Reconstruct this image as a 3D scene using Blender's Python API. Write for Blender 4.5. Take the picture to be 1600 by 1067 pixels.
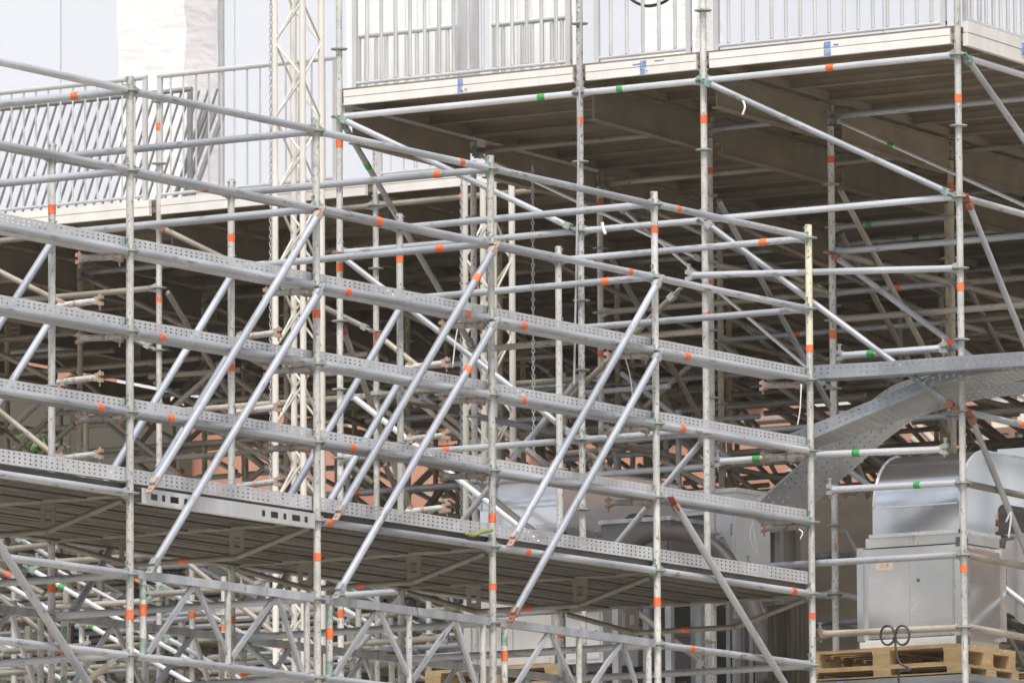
import bpy, bmesh, math, random
from mathutils import Vector, Matrix
random.seed(7)
S = bpy.context.scene
for o in list(bpy.data.objects): bpy.data.objects.remove(o)
COL = S.collection

# ------------------------------------------------------------------ camera
CAM = Vector((-42.15458, -29.53363, 1.6))
RT = Vector((0.5362986, -0.8440106, -0.0054776)).normalized()
UP = Vector((-0.0996813, -0.0697809, 0.9925695)).normalized()
FW = Vector((0.8381214, 0.5317676, 0.1215554)).normalized()
FPX = 13138.8
cd = bpy.data.cameras.new('camera'); cam = bpy.data.objects.new('camera', cd); COL.objects.link(cam)
cam.matrix_world = Matrix(((RT.x, UP.x, -FW.x, CAM.x), (RT.y, UP.y, -FW.y, CAM.y), (RT.z, UP.z, -FW.z, CAM.z), (0, 0, 0, 1)))
cd.sensor_width = 36; cd.lens = FPX*36/1600; cd.clip_start = 1; cd.clip_end = 3000
cd.dof.use_dof = True; cd.dof.focus_distance = 56; cd.dof.aperture_fstop = 11
S.camera = cam
# ------------------------------------------------------------------ world, sun, exposure
SUN_AZ, SUN_EL = math.radians(212), math.radians(60)      # azimuth of the direction towards the sun (from +x, counter-clockwise)
w = bpy.data.worlds.new('World'); S.world = w; w.use_nodes = True
nt = w.node_tree; bg = nt.nodes['Background']
sky = nt.nodes.new('ShaderNodeTexSky'); sky.sky_type = 'NISHITA'; sky.sun_disc = False
sky.sun_elevation = SUN_EL; sky.sun_rotation = math.pi/2 - SUN_AZ; sky.air_density = 1.0; sky.dust_density = 4.0
hs = nt.nodes.new('ShaderNodeHueSaturation'); hs.inputs['Saturation'].default_value = 0.45
nt.links.new(sky.outputs[0], hs.inputs['Color']); nt.links.new(hs.outputs[0], bg.inputs['Color'])
bg.inputs['Strength'].default_value = 0.13
sd = bpy.data.lights.new('sun', 'SUN'); sd.energy = 2.1; sd.angle = math.radians(9); sd.color = (1, .96, .9)
sun = bpy.data.objects.new('sun', sd); COL.objects.link(sun)
tos = Vector((math.cos(SUN_AZ)*math.cos(SUN_EL), math.sin(SUN_AZ)*math.cos(SUN_EL), math.sin(SUN_EL)))
sun.rotation_euler = tos.to_track_quat('Z', 'Y').to_euler(); sun.location = (0, 0, 60)
vs = S.view_settings; vs.view_transform = 'Standard'; vs.look = 'None'; vs.exposure = 0.52; vs.gamma = 1.0; vs.use_curve_mapping = False

# ------------------------------------------------------------------ helpers
def ray(x, y): return FW + RT*((x-800)/FPX) - UP*((y-533.5)/FPX)
def px(x, y, a=None, b=None, z=None):
    d = ray(x, y)
    t = (a-CAM.x)/d.x if a is not None else (b-CAM.y)/d.y if b is not None else (z-CAM.z)/d.z
    return CAM + d*t
def project(p):
    d = Vector(p)-CAM; q = d.dot(FW)
    return 800+FPX*d.dot(RT)/q, 533.5-FPX*d.dot(UP)/q

def mat(name, c1, c2=None, rough=.5, metal=0., scale=8., spots=None, spot_amt=.35, bump=0., streak=1., vary=.0, coord='Object', detail=5):
    m = bpy.data.materials.new(name); m.use_nodes = True; t = m.node_tree; p = t.nodes['Principled BSDF']
    N = t.nodes.new; L = t.links.new
    tc = N('ShaderNodeTexCoord'); mp = N('ShaderNodeMapping'); mp.inputs['Scale'].default_value = (1, 1, streak)
    L(tc.outputs[coord], mp.inputs[0])
    oi = N('ShaderNodeObjectInfo')
    n1 = N('ShaderNodeTexNoise'); n1.noise_dimensions = '4D'; n1.inputs['Scale'].default_value = scale; n1.inputs['Detail'].default_value = detail
    L(mp.outputs[0], n1.inputs['Vector'])
    mu = N('ShaderNodeMath'); mu.operation = 'MULTIPLY'; mu.inputs[1].default_value = 57.; L(oi.outputs['Random'], mu.inputs[0]); L(mu.outputs[0], n1.inputs['W'])
    r = N('ShaderNodeMapRange'); r.inputs[1].default_value = .36; r.inputs[2].default_value = .64; L(n1.outputs['Fac'], r.inputs[0])
    mx = N('ShaderNodeMix'); mx.data_type = 'RGBA'; mx.inputs[6].default_value = (*c1, 1); mx.inputs[7].default_value = (*(c2 or c1), 1)
    L(r.outputs[0], mx.inputs[0]); out = mx.outputs[2]
    if spots:
        n2 = N('ShaderNodeTexNoise'); n2.noise_dimensions = '4D'; n2.inputs['Scale'].default_value = scale*5; n2.inputs['Detail'].default_value = 6; n2.inputs['Roughness'].default_value = .7
        L(mp.outputs[0], n2.inputs['Vector']); L(mu.outputs[0], n2.inputs['W'])
        r2 = N('ShaderNodeMapRange'); r2.inputs[1].default_value = .68-spot_amt*.3; r2.inputs[2].default_value = .74-spot_amt*.3; L(n2.outputs['Fac'], r2.inputs[0])
        m2 = N('ShaderNodeMix'); m2.data_type = 'RGBA'; m2.inputs[7].default_value = (*spots, 1); L(out, m2.inputs[6]); L(r2.outputs[0], m2.inputs[0]); out = m2.outputs[2]
    if vary:
        h = N('ShaderNodeHueSaturation'); rr = N('ShaderNodeMapRange'); rr.inputs[3].default_value = 1-vary; rr.inputs[4].default_value = 1+vary
        L(oi.outputs['Random'], rr.inputs[0]); L(rr.outputs[0], h.inputs['Value']); L(out, h.inputs['Color']); out = h.outputs[0]
    L(out, p.inputs['Base Color'])
    rg = N('ShaderNodeMapRange'); rg.inputs[3].default_value = max(.03, rough-.1); rg.inputs[4].default_value = min(1, rough+.12); L(n1.outputs['Fac'], rg.inputs[0]); L(rg.outputs[0], p.inputs['Roughness'])
    p.inputs['Metallic'].default_value = metal
    if bump:
        bp = N('ShaderNodeBump'); bp.inputs['Strength'].default_value = bump; bp.inputs['Distance'].default_value = .02; L(n1.outputs['Fac'], bp.inputs['Height']); L(bp.outputs[0], p.inputs['Normal'])
    return m
M = dict(
 tube=mat('galvanised_tube', (.49,.51,.55), (.31,.33,.36), .42, .25, 6, (.22,.215,.205), .36, .12, .22, .16),
 brace=mat('bluish_galvanised_tube', (.41,.435,.485), (.27,.29,.33), .45, .2, 5, (.24,.23,.22), .34, .12, .18, .12),
 post=mat('weathered_galvanised_post', (.60,.60,.57), (.42,.42,.41), .52, .15, 14, (.15,.14,.12), .40, .1, .5, .14),
 spost=mat('heavily_speckled_post', (.62,.62,.60), (.42,.42,.41), .5, .15, 16, (.14,.135,.12), .52, .1, .5),
 ypost=mat('yellowed_post', (.74,.71,.53), (.62,.60,.46), .6, .05, 14, (.12,.10,.07), .36, .1, .5),
 bright=mat('bright_aluminium_tube', (.74,.76,.80), (.62,.64,.68), .28, .4, 9, None, 0, .02, .25, .08),
 shade_toned=mat('dull_tube_toned_for_shade', (.37,.34,.29), (.23,.21,.175), .55, .15, 9, (.08,.07,.05), .3, .05, .3, .3),  # darker copy of the tube, with the under-stage shade in its colour
 shade_toned_post=mat('dull_post_toned_for_shade', (.50,.46,.36), (.34,.31,.24), .6, .1, 12, (.10,.08,.06), .35, .05, .5, .22),  # copy of the post with the dimness below the stage put into its colour
 head=mat('cast_wedge_head', (.42,.43,.42), (.30,.32,.31), .5, .3, 20, (.12,.12,.11), .3),
 green_p=mat('green_painted_end', (.13,.25,.19), (.36,.41,.39), .5, .1, 26),
 copper=mat('orange_brown_painted_head', (.45,.27,.19), (.40,.34,.29), .6, .1, 26, (.2,.12,.08), .3),
 red=mat('rusty_red_head', (.34,.09,.06), (.25,.13,.10), .6, .1, 22),
 tray=mat('perforated_zinc_sheet', (.66,.67,.69), (.54,.55,.57), .36, .35, 5, None, 0, .04, 1., .06),
 tray_d=mat('dull_zinc_sheet', (.44,.46,.49), (.31,.33,.36), .34, .5, 3, (.24,.24,.25), .25, .1, 1.),
 orange=mat('orange_tape', (.80,.17,.045), (.62,.12,.04), .55, 0, 24, (.66,.42,.32), .32, 0, 1, .12),
 green=mat('green_tape', (.05,.38,.08), (.03,.26,.05), .5, 0, 20, (.35,.48,.36), .28),
 blue=mat('blue_marking', (.10,.19,.46), (.3,.4,.62), .6, 0, 24),
 white_t=mat('white_tie', (.78,.78,.76), None, .6),
 cream=mat('cream_aluminium', (.80,.775,.71), (.68,.655,.60), .4, .1, 7, None, 0, 0, .3, .05),
 fascia=mat('white_fascia', (.80,.785,.75), (.71,.695,.665), .5, 0, 6, (.5,.46,.4), .12, .02, .2, .04),
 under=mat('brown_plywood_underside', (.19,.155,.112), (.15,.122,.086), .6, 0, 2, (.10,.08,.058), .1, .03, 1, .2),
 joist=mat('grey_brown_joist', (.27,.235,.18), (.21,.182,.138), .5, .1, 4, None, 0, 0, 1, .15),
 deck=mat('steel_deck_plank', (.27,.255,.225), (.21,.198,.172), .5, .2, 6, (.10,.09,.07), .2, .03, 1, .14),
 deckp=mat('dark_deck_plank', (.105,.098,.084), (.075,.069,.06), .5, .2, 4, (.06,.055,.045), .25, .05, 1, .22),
 rail=mat('galvanised_railing', (.62,.63,.64), (.52,.53,.54), .45, .3, 9, None, 0, 0, .3, .08),
 dark_rail=mat('darker_railing', (.33,.33,.34), (.25,.25,.26), .5, .3, 9),
 panel=mat('pale_wall_panel', (.68,.71,.78), (.65,.68,.75), .5, 0, .6, None, 0, 0, .2, .02),
 wrap=mat('white_wrapping', (.88,.88,.88), (.80,.80,.81), .45, 0, 3, (.36,.36,.36), .16, 1., 2.5),
 greypipe=mat('grey_pipe', (.40,.41,.43), (.34,.35,.37), .5),
 corr=mat('white_corrugated_sheet', (.80,.80,.80), (.74,.74,.75), .45, 0, 2, None, 0, 0, .3),
 black=mat('black_rubber', (.03,.03,.033), (.05,.05,.05), .5),
 hosem=mat('dark_grey_hose', (.055,.05,.048), (.08,.073,.068), .5, 0, 6),
 slot=mat('grey_slot', (.22,.215,.21), (.32,.31,.30), .7),
 dark=mat('dark_opening', (.03,.028,.025), None, .8),
 salmon=mat('salmon_plaster', (.56,.285,.195), (.46,.23,.155), .8, 0, 1.3, (.30,.15,.10), .12, .2),
 glass=mat('bright_window_pane', (.80,.78,.68), (.72,.70,.62), .15),
 frame=mat('window_frame', (.26,.16,.12), None, .6),
 sheet=mat('sheet_metal', (.90,.92,.94), (.66,.68,.72), .16, .9, 1.6, None, 0, .12, 1),
 cab=mat('cabinet_metal', (.82,.81,.78), (.62,.63,.64), .27, .72, 1.7, (.45,.41,.36), .10, .22, 1),
 white_u=mat('white_coated_panel', (.86,.85,.82), (.78,.77,.74), .4, 0, 4, (.5,.48,.45), .12),
 sky_white_m=mat('sheet_whitened_for_sky_reflection', (.95,.96,.98), (.90,.93,.97), .22, .5, 1.5),  # whitened so that the colour carries part of the sky reflection
 pale=mat('pale_cabinet', (.78,.79,.81), (.70,.71,.74), .4, .1, 3),
 dcab=mat('dark_grey_cabinet', (.12,.12,.125), (.17,.17,.17), .4, .4, 4),
 wood=mat('pallet_wood', (.56,.41,.22), (.42,.30,.16), .7, 0, 7, (.3,.19,.09), .15, .1, 1, .15),
 case=mat('grey_transport_case', (.40,.41,.43), (.32,.33,.35), .4, .4, 5),
 conc=mat('brown_rough_concrete', (.54,.46,.35), (.37,.31,.235), .85, 0, 1.7, (.18,.15,.11), .25, 1., 2.2),
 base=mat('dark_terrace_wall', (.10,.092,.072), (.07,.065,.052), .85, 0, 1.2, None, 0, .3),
 corb=mat('brown_corrugated_sheet', (.36,.325,.265), (.28,.25,.20), .6, .1, 3),
 rubber=mat('hanging_dark_strip', (.085,.072,.055), (.055,.047,.036), .7, 0, 9, None, 0, .1, .2, .2),
 cloth=mat('white_tarpaulin', (.86,.85,.84), (.80,.79,.79), .6, 0, 2, None, 0, .3),
 ground=mat('pale_gravel_ground', (.46,.41,.33), (.36,.32,.26), .9, 0, .4, (.2,.18,.15), .3, .3),
 tground=mat('brown_terrace_concrete', (.34,.30,.24), (.26,.23,.185), .9, 0, .8, None, 0, .3),
 hedge=mat('green_leaves', (.07,.12,.03), (.12,.17,.05), .7, 0, 3),
 sticker=mat('faded_sticker', (.66,.55,.46), (.58,.50,.44), .6),
 lime=mat('lime_ratchet_strap', (.25,.31,.07), (.20,.25,.07), .6),
)
WM = {}
def link(name, me, m, parent=None, mw=Matrix(), **props):
    if m is not None and me is not None and not me.materials: me.materials.append(m)
    o = bpy.data.objects.new(name, me); COL.objects.link(o)
    if me is not None and m is not None and me.materials[0] != m:
        o.material_slots[0].link = 'OBJECT'; o.material_slots[0].material = m
    WM[o] = mw.copy()
    if parent: o.parent = parent; o.matrix_basis = WM[parent].inverted() @ mw
    else: o.matrix_basis = mw
    for k, v in props.items(): o[k] = v
    return o
def thing(name, label, cat, loc=(0,0,0), group=None):
    o = link(name, None, None, None, Matrix.Translation(loc)); o['label'] = label; o['category'] = cat
    if group: o['group'] = group
    return o
def tag(o, label, cat, group=None):
    o['label'] = label; o['category'] = cat
    if group: o['group'] = group
    return o
def mesh(name, v, f, smooth=False):
    me = bpy.data.meshes.new(name); me.from_pydata([tuple(a) for a in v], [], f); me.update()
    if smooth: me.polygons.foreach_set('use_smooth', [True]*len(me.polygons))
    return me
def autosmooth(me, ang=40):
    bm = bmesh.new(); bm.from_mesh(me)
    for e in bm.edges:
        if len(e.link_faces) == 2 and e.calc_face_angle(0) > math.radians(ang): e.smooth = False
    for f in bm.faces: f.smooth = True
    bm.to_mesh(me); bm.free()
class MB:
    def __init__(s): s.v = []; s.f = []
    def box(s, lo, hi):
        x0,y0,z0 = lo; x1,y1,z1 = hi; k = len(s.v)
        s.v += [(x0,y0,z0),(x1,y0,z0),(x1,y1,z0),(x0,y1,z0),(x0,y0,z1),(x1,y0,z1),(x1,y1,z1),(x0,y1,z1)]
        s.f += [tuple(k+i for i in q) for q in ((3,2,1,0),(4,5,6,7),(0,1,5,4),(1,2,6,5),(2,3,7,6),(3,0,4,7))]
        return s
    def cyl(s, p, q, r, n=8, r2=None):
        p = Vector(p); q = Vector(q); r2 = r if r2 is None else r2; d = (q-p).normalized()
        x = d.orthogonal().normalized(); y = d.cross(x); k = len(s.v)
        for i in range(n):
            t = 2*math.pi*i/n; u = x*math.cos(t)+y*math.sin(t)
            s.v += [tuple(p+u*r), tuple(q+u*r2)]
        for i in range(n):
            j = (i+1) % n; s.f.append((k+2*i, k+2*j, k+2*j+1, k+2*i+1))
        s.f.append(tuple(k+2*i for i in range(n))[::-1]); s.f.append(tuple(k+2*i+1 for i in range(n)))
        return s
    def prism(s, pts, axis, lo, hi):
        k = len(s.v); n = len(pts)
        for h in (lo, hi):
            for (u, v) in pts: s.v.append((h,u,v) if axis == 0 else (u,h,v) if axis == 1 else (u,v,h))
        for i in range(n):
            j = (i+1) % n; s.f.append((k+i, k+j, k+n+j, k+n+i))
        s.f.append(tuple(range(k, k+n))[::-1]); s.f.append(tuple(range(k+n, k+2*n)))
        return s
    def mesh(s, name, smooth=False):
        me = mesh(name, s.v, s.f)
        bm = bmesh.new(); bm.from_mesh(me); bmesh.ops.recalc_face_normals(bm, faces=bm.faces); bm.to_mesh(me); bm.free()
        if smooth: autosmooth(me)
        return me
    def obj(s, name, m, parent=None, mw=Matrix(), smooth=False, **kw): return link(name, s.mesh(name, smooth), m, parent, mw, **kw)
CACHE = {}
def cached(key, fn):
    if key not in CACHE: CACHE[key] = fn()
    return CACHE[key]
def along(p, q, roll=None):
    p = Vector(p); d = (Vector(q)-p).normalized(); up = Vector((0, 0, 1)) if abs(d.z) < .95 else Vector((1, 0, 0))
    x = up.cross(d).normalized(); y = d.cross(x)
    return Matrix(((x.x, y.x, d.x, p.x), (x.y, y.y, d.y, p.y), (x.z, y.z, d.z, p.z), (0, 0, 0, 1)))
def cyl_mesh(L, r, n=14, bevel=True):
    def mk():
        b = MB(); b.cyl((0,0,0), (0,0,L), r, n); return b.mesh('tube', True)
    return cached(('c', round(L, 2), round(r, 4), n), mk)
def tube(name, p, q, r, m, parent, n=14, **kw):
    L = (Vector(q)-Vector(p)).length
    return link(name, cyl_mesh(round(L, 2), r, n), m, parent, along(p, q), **kw)
TR = .0242
# meshes of scaffold fittings --------------------------------------------------
def m_rosette():
    b = MB(); n = 24; v = []; 
    pts = []
    for i in range(n):
        t = 2*math.pi*i/n; r = .062 if i % 3 else .055
        pts.append((r*math.cos(t), r*math.sin(t)))
    b.prism(pts, 2, -.0042, .0042); b.cyl((0,0,-.012), (0,0,.012), .0262, 14); return b.mesh('rosette', True)
def m_head():     # local y points to the post, local x is up, thickness along z
    b = MB(); b.prism([(-.024, -.03), (-.026, .0), (-.036, .03), (-.038, .066), (-.010, .066), (-.007, .03), (.007, .03), (.010, .066), (.040, .066), (.038, .03), (.026, .0), (.024, -.03)], 2, -.013, .013)
    b.box((-.055, .034, -.004), (.075, .052, .004)); b.box((.072, .028, -.007), (.082, .058, .007)); return b.mesh('wedge_head')
def m_endplate():
    b = MB(); b.box((-.022, -.005, 0), (.022, .005, .075)); b.cyl((0,-.014,.04), (0,.014,.04), .011, 8); b.prism([(-.023,-.023),(.023,-.023),(.023,.023),(-.023,.023)], 2, -.05, .004); return b.mesh('end_plate')
ROS = m_rosette(); HEAD = m_head(); ENDP = m_endplate()
def band(obj_parent, p, q, t, r, m, L=.054, name='tape_band'):
    p = Vector(p); q = Vector(q); d = (q-p); l = d.length; c = p+d*t; h = d.normalized()*(L/2)*random.uniform(.8, 1.15)
    tube(name, c-h, c+h, r*1.09, m, obj_parent, 14)
def wobble(k): return random.uniform(-k, k)

class Scaf:
    def __init__(s, label, group=None, cat='scaffold', loc=(0,0,0), name='scaffold'): s.root = thing(name, label, cat, loc, group)
    def standard(s, a, b, z0, z1, levels=(), m='post', tapes=(), r=TR, topx=None, ros='part', joints=()):
        """tapes: (pixel y or z, colour)"""
        p = Vector((a, b, z0)); q = Vector((a, b, z1))
        if ros == 'part':
            o = tube('standard', p, q, r, M[m], s.root)
            for z in levels: link('rosette', ROS, M['head'], o, Matrix.Translation((a, b, z)))
        else:
            L = round(z1-z0, 2)
            rel = tuple(round(z-z0, 2) for z in levels)
            def mk():
                mb = MB(); mb.cyl((0,0,0), (0,0,L), r, 10)
                for z in rel: mb.cyl((0,0,z-.005), (0,0,z+.005), .06, 10)
                return mb.mesh('standard', True)
            o = link('standard', cached(('s', L, rel, round(r, 4)), mk), M[m], s.root, Matrix.Translation(p))
        for z in joints: band(o, p, q, (z-z0)/(z1-z0), r*.98, M[m], .12, 'joint_collar')
        y0 = project(p)[1]; y1 = project(q)[1]
        for y, c in tapes:
            t = (y-y0)/(y1-y0)
            if 0 < t < 1: band(o, p, q, t, r, M[c])
        return o
    def ledger(s, p, q, m='tube', tapes=(), heads='head', gap=.05, r=TR, name='ledger', n=14):
        p = Vector(p); q = Vector(q); d = (q-p).normalized(); P, Q = p+d*gap, q-d*gap
        P.z += wobble(.004); Q.z += wobble(.004)
        o = tube(name, P, Q, r, M[m], s.root, n)
        if heads:
            h = heads if isinstance(heads, (tuple, list)) else (heads, heads)
            if h[0]: link('wedge_head', HEAD, M[h[0]], o, headmat(P, p))
            if h[1]: link('wedge_head', HEAD, M[h[1]], o, headmat(Q, q))
        x0, x1 = project(P)[0], project(Q)[0]
        for x, c in tapes:
            t = (x-x0)/(x1-x0)
            if 0 < t < 1: band(o, P, Q, t, r, M[c])
        return o
    def brace(s, p, q, m='tube', tapes=(), ends=('head', 'head'), off=(0, 0, 0), r=.0225, n=12):
        off = Vector(off); p = Vector(p)+off; q = Vector(q)+off; d = (q-p).normalized(); P, Q = p+d*.06, q-d*.06
        o = tube('diagonal_brace', P, Q, r, M[m], s.root, n)
        if ends[0]: link('end_plate', ENDP, M[ends[0]], o, along(P, p))
        if ends[1]: link('end_plate', ENDP, M[ends[1]], o, along(Q, q))
        x0, x1 = project(P)[0], project(Q)[0]
        for x, c in tapes:
            t = (x-x0)/(x1-x0)
            if 0 < t < 1: band(o, P, Q, t, r, M[c])
        return o
def headmat(P, p):   # head sits at tube end P, opening towards p; local y of the mesh points to p, local x is vertical
    y = (Vector(p)-Vector(P)).normalized(); x = Vector((0, 0, 1)); z = x.cross(y).normalized(); x = y.cross(z)
    o = Vector(P)-y*.012
    return Matrix(((x.x, y.x, z.x, o.x), (x.y, y.y, z.y, o.y), (x.z, y.z, z.z, o.z), (0, 0, 0, 1)))

# swept perforated sheet ------------------------------------------------------
def sweep(path, frames, prof, holes_v, pitch, hole, thick=0, name='sheet'):
    """path: points; frames: (u,v) vectors per point; prof: list of (u,v) breakpoints; holes_v: indices of profile cells with holes.
       The path is resampled so that alternate cells along it are hole cells."""
    Ls = [0]
    for i in range(1, len(path)): Ls.append(Ls[-1]+(path[i]-path[i-1]).length)
    tot = Ls[-1]; st = []; k = 0; s = pitch*.5
    st.append((0, False))
    while s+hole < tot-.01:
        st.append((s, True)); st.append((s+hole, False)); s += pitch
    st.append((tot, False))
    def samp(t):
        i = 0
        while i < len(Ls)-2 and Ls[i+1] < t: i += 1
        f = (t-Ls[i])/(Ls[i+1]-Ls[i]) if Ls[i+1] > Ls[i] else 0
        return path[i].lerp(path[i+1], f), frames[i][0].lerp(frames[i+1][0], f), frames[i][1].lerp(frames[i+1][1], f)
    v = []; f = []; n = len(prof)
    for t, _ in st:
        p, U, V = samp(t)
        for (a, b) in prof: v.append(p+U*a+V*b)
    for i in range(len(st)-1):
        h = st[i][1]
        for j in range(n-1):
            if h and j in holes_v: continue
            f.append((i*n+j, i*n+j+1, (i+1)*n+j+1, (i+1)*n+j))
    return mesh(name, v, f)
def tray_profile(w=.30, h=.062):
    """near wall with two hole rows, perforated floor, far wall; lips"""
    pr = [(.012, h), (0, h)]; holes = []
    for (z1, z0) in ((h*.74, h*.74-.0075), (h*.40, h*.40-.0075)):
        pr += [(0, z1), (0, z0)]; holes.append(len(pr)-2)
    pr += [(0, 0)]
    k = 6
    for i in range(k):
        c = w*(i+.5)/k; pr += [(c-.0035, 0), (c+.0035, 0)]; holes.append(len(pr)-2)
    pr += [(w, 0), (w, h), (w-.012, h)]
    return pr, holes

# ------------------------------------------------------------------ setting: ground, terrace
def struct(name, mb, m, smooth=False): o = mb.obj(name, m, None, Matrix(), smooth); o['kind'] = 'structure'; return o
g = MB(); g.v = [(-260,-260,0),(260,-260,0),(260,260,0),(-260,260,0)]; g.f = [(0,1,2,3)]
struct('ground', g, M['ground'])
g = MB(); g.box((9.45, -14, .004), (60, 34, 5.9)); struct('terrace', g, M['tground'])

# building behind -------------------------------------------------------------
WA = 31.0
bld = thing('building', 'pale panelled building with salmon lower wall behind the stage', 'building', (WA, 8, 0))
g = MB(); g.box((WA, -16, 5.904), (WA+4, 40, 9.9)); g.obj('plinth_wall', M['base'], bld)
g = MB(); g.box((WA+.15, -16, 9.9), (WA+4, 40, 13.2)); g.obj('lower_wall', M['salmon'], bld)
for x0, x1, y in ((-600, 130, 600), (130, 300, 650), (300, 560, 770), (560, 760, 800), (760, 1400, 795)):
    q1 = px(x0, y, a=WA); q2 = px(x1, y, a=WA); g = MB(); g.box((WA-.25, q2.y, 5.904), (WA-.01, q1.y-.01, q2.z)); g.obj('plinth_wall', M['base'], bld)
g = MB(); g.box((WA+.35, -16, 13.2), (WA+4, 40, 22)); g.obj('upper_wall', M['dark_rail'], bld)
pm = cached('panel', lambda: (lambda b: b.mesh('wall_panel'))(MB().box((0, .006, 0), (.1, 1.134, 8.8))))
for i in range(-4, 26): link('wall_panel', pm, M['panel'], bld, Matrix.Translation((WA+.24+wobble(.004), i*1.14, 13.22)))
g = MB(); g.box((WA+.1, -16, 13.1), (WA+.14, 40, 13.2)); g.obj('ledge', M['panel'], bld)
def win(b0, b1, z0, z1, nx, nz):
    fr = MB(); t = .06; a0, a1 = WA+.02, WA+.15
    for i in range(nx+1): c = b0+(b1-b0)*i/nx; fr.box((a0, c-t/2, z0), (a1, c+t/2, z1))
    for i in range(nz+1): c = z0+(z1-z0)*i/nz; fr.box((a0+.003, b0, c-t/2), (a1-.003, b1, c+t/2))
    f = fr.obj('window', M['frame'], bld); g = MB(); g.box((a0+.06, b0+t/2, z0+t/2), (a0+.09, b1-t/2, z1-t/2)); g.obj('pane', M['glass'], f)
for x0, x1, y0, y1, nx, nz in ((1250, 1345, 597, 650, 1, 1), (1540, 1700, 590, 745, 4, 2), (990, 1062, 610, 660, 1, 1), (640, 700, 600, 650, 1, 1), (1120, 1180, 600, 630, 1, 1), (830, 890, 655, 700, 1, 1)):
    A_, B_ = px(x0, y1, a=WA), px(x1, y0, a=WA); win(B_.y, A_.y, A_.z, B_.z, nx, nz)
# wrapped columns and pipe in front of the wall
def column(x0, x1, x2, label, a=25.):
    p = px(x0, 300, a=a); q = px(x1, 300, a=a); 
    wd = p.y-q.y; dp = (x2-x1)/(.536*FPX/79.)
    n = 40; mb = MB()
    zs = [10.9+i*.2 for i in range(n)]
    for i, z in enumerate(zs):
        for (u, v) in ((0,0),(.5,0),(1,0),(1,.5),(1,1),(.5,1),(0,1),(0,.5)):
            mb.v.append((a+v*dp+wobble(.016), q.y+(1-u)*wd+wobble(.016), z))
    for i in range(n-1):
        for j in range(8): mb.f.append((i*8+j, i*8+(j+1) % 8, (i+1)*8+(j+1) % 8, (i+1)*8+j))
    o = mb.obj('wrapped_column', M['wrap']); autosmooth(o.data, 60); tag(o, label, 'column'); return o
column(183, 290, 341, 'white film wrapped column standing behind the left stage railing')
column(1003, 1090, 1130, 'white film wrapped column behind the upper railing between two scaffold posts')
p0 = px(346, 300, a=24.6); o = tube('drain_pipe', (24.6, p0.y, 10.95), (24.6, p0.y, 18), .032, M['greypipe'], None); tag(o, 'thin grey vertical pipe beside the wrapped column at left', 'pipe')

# ------------------------------------------------------------------ stage platform
Z0 = 10.693; A0, B0 = 8.449, -1.12; SK = .07
def U(i, s, z=None): a = 2.03*i; return Vector((A0+a, B0+s+SK*a, Z0 if z is None else z))
SB = 2.07; SS = [0, 2.07, 3.105, 5.175, 7.245, 9.315, 11.385, 13.455, 15.5]
stage = thing('stage_platform', 'high stage platform of brown deck panels edged with white double fascia', 'stage', tuple(U(2, 3, 10.77)))
def deck_panel_mesh(w):
    b = MB(); L = 2.03
    def q(a, c, z): return (a, c+SK*a, z)
    def sbox(a0, c0, z0, a1, c1, z1):
        k = len(b.v); b.v += [q(a0,c0,z0),q(a1,c0,z0),q(a1,c1,z0),q(a0,c1,z0),q(a0,c0,z1),q(a1,c0,z1),q(a1,c1,z1),q(a0,c1,z1)]
        b.f += [tuple(k+i for i in t) for t in ((3,2,1,0),(4,5,6,7),(0,1,5,4),(1,2,6,5),(2,3,7,6),(3,0,4,7))]
    sbox(.006, .006, .06, L-.006, w-.006, .1); return b, sbox
def mk_panel(w):
    b, sb = deck_panel_mesh(w); return b.mesh('deck_panel')
def mk_frame(w):
    b, sb = deck_panel_mesh(w); b.v = []; b.f = []; L = 2.03
    for a in (.012, .66, 1.33, L-.052): sb(a, .03, -.01, a+.04, w-.03, .057)
    for a in (.005, .65, 1.32, L-.065): sb(a, .03, -.016, a+.06, w-.03, -.01)
    for a in (.33, 1.0, 1.66): sb(a, .03, .03, a+.012, w-.03, .057)
    sb(.012, .008, -.02, L-.012, .028, .058); sb(.012, w-.028, -.02, L-.012, w-.008, .058)
    return b.mesh('panel_frame')
for i in range(0, 9):
    for k in range(len(SS)-1):
        s0, s1 = SS[k], SS[k+1]
        if i < 2 and s0 > 4: continue
        if s0 > 12 and i < 2: continue
        w = round(s1-s0, 3)
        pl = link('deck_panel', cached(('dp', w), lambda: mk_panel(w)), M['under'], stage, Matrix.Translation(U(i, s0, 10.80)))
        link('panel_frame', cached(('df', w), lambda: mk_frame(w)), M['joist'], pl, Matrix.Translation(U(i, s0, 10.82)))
# main beams along A' under panels
for s in SS[1:]:
    i0 = 0 if s < 6 else 2; i1 = 9
    for i in range(i0, i1):
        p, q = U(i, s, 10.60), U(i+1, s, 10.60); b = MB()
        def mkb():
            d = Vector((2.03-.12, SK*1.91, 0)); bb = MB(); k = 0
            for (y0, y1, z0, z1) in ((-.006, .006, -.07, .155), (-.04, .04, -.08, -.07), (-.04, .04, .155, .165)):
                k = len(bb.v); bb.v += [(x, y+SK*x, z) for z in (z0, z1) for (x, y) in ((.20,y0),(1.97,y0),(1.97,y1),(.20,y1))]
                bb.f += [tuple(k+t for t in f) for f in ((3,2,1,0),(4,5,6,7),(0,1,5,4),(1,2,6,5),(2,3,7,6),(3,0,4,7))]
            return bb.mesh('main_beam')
        link('main_beam', cached('mb', mkb), M['joist'], stage, Matrix.Translation(p))
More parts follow.
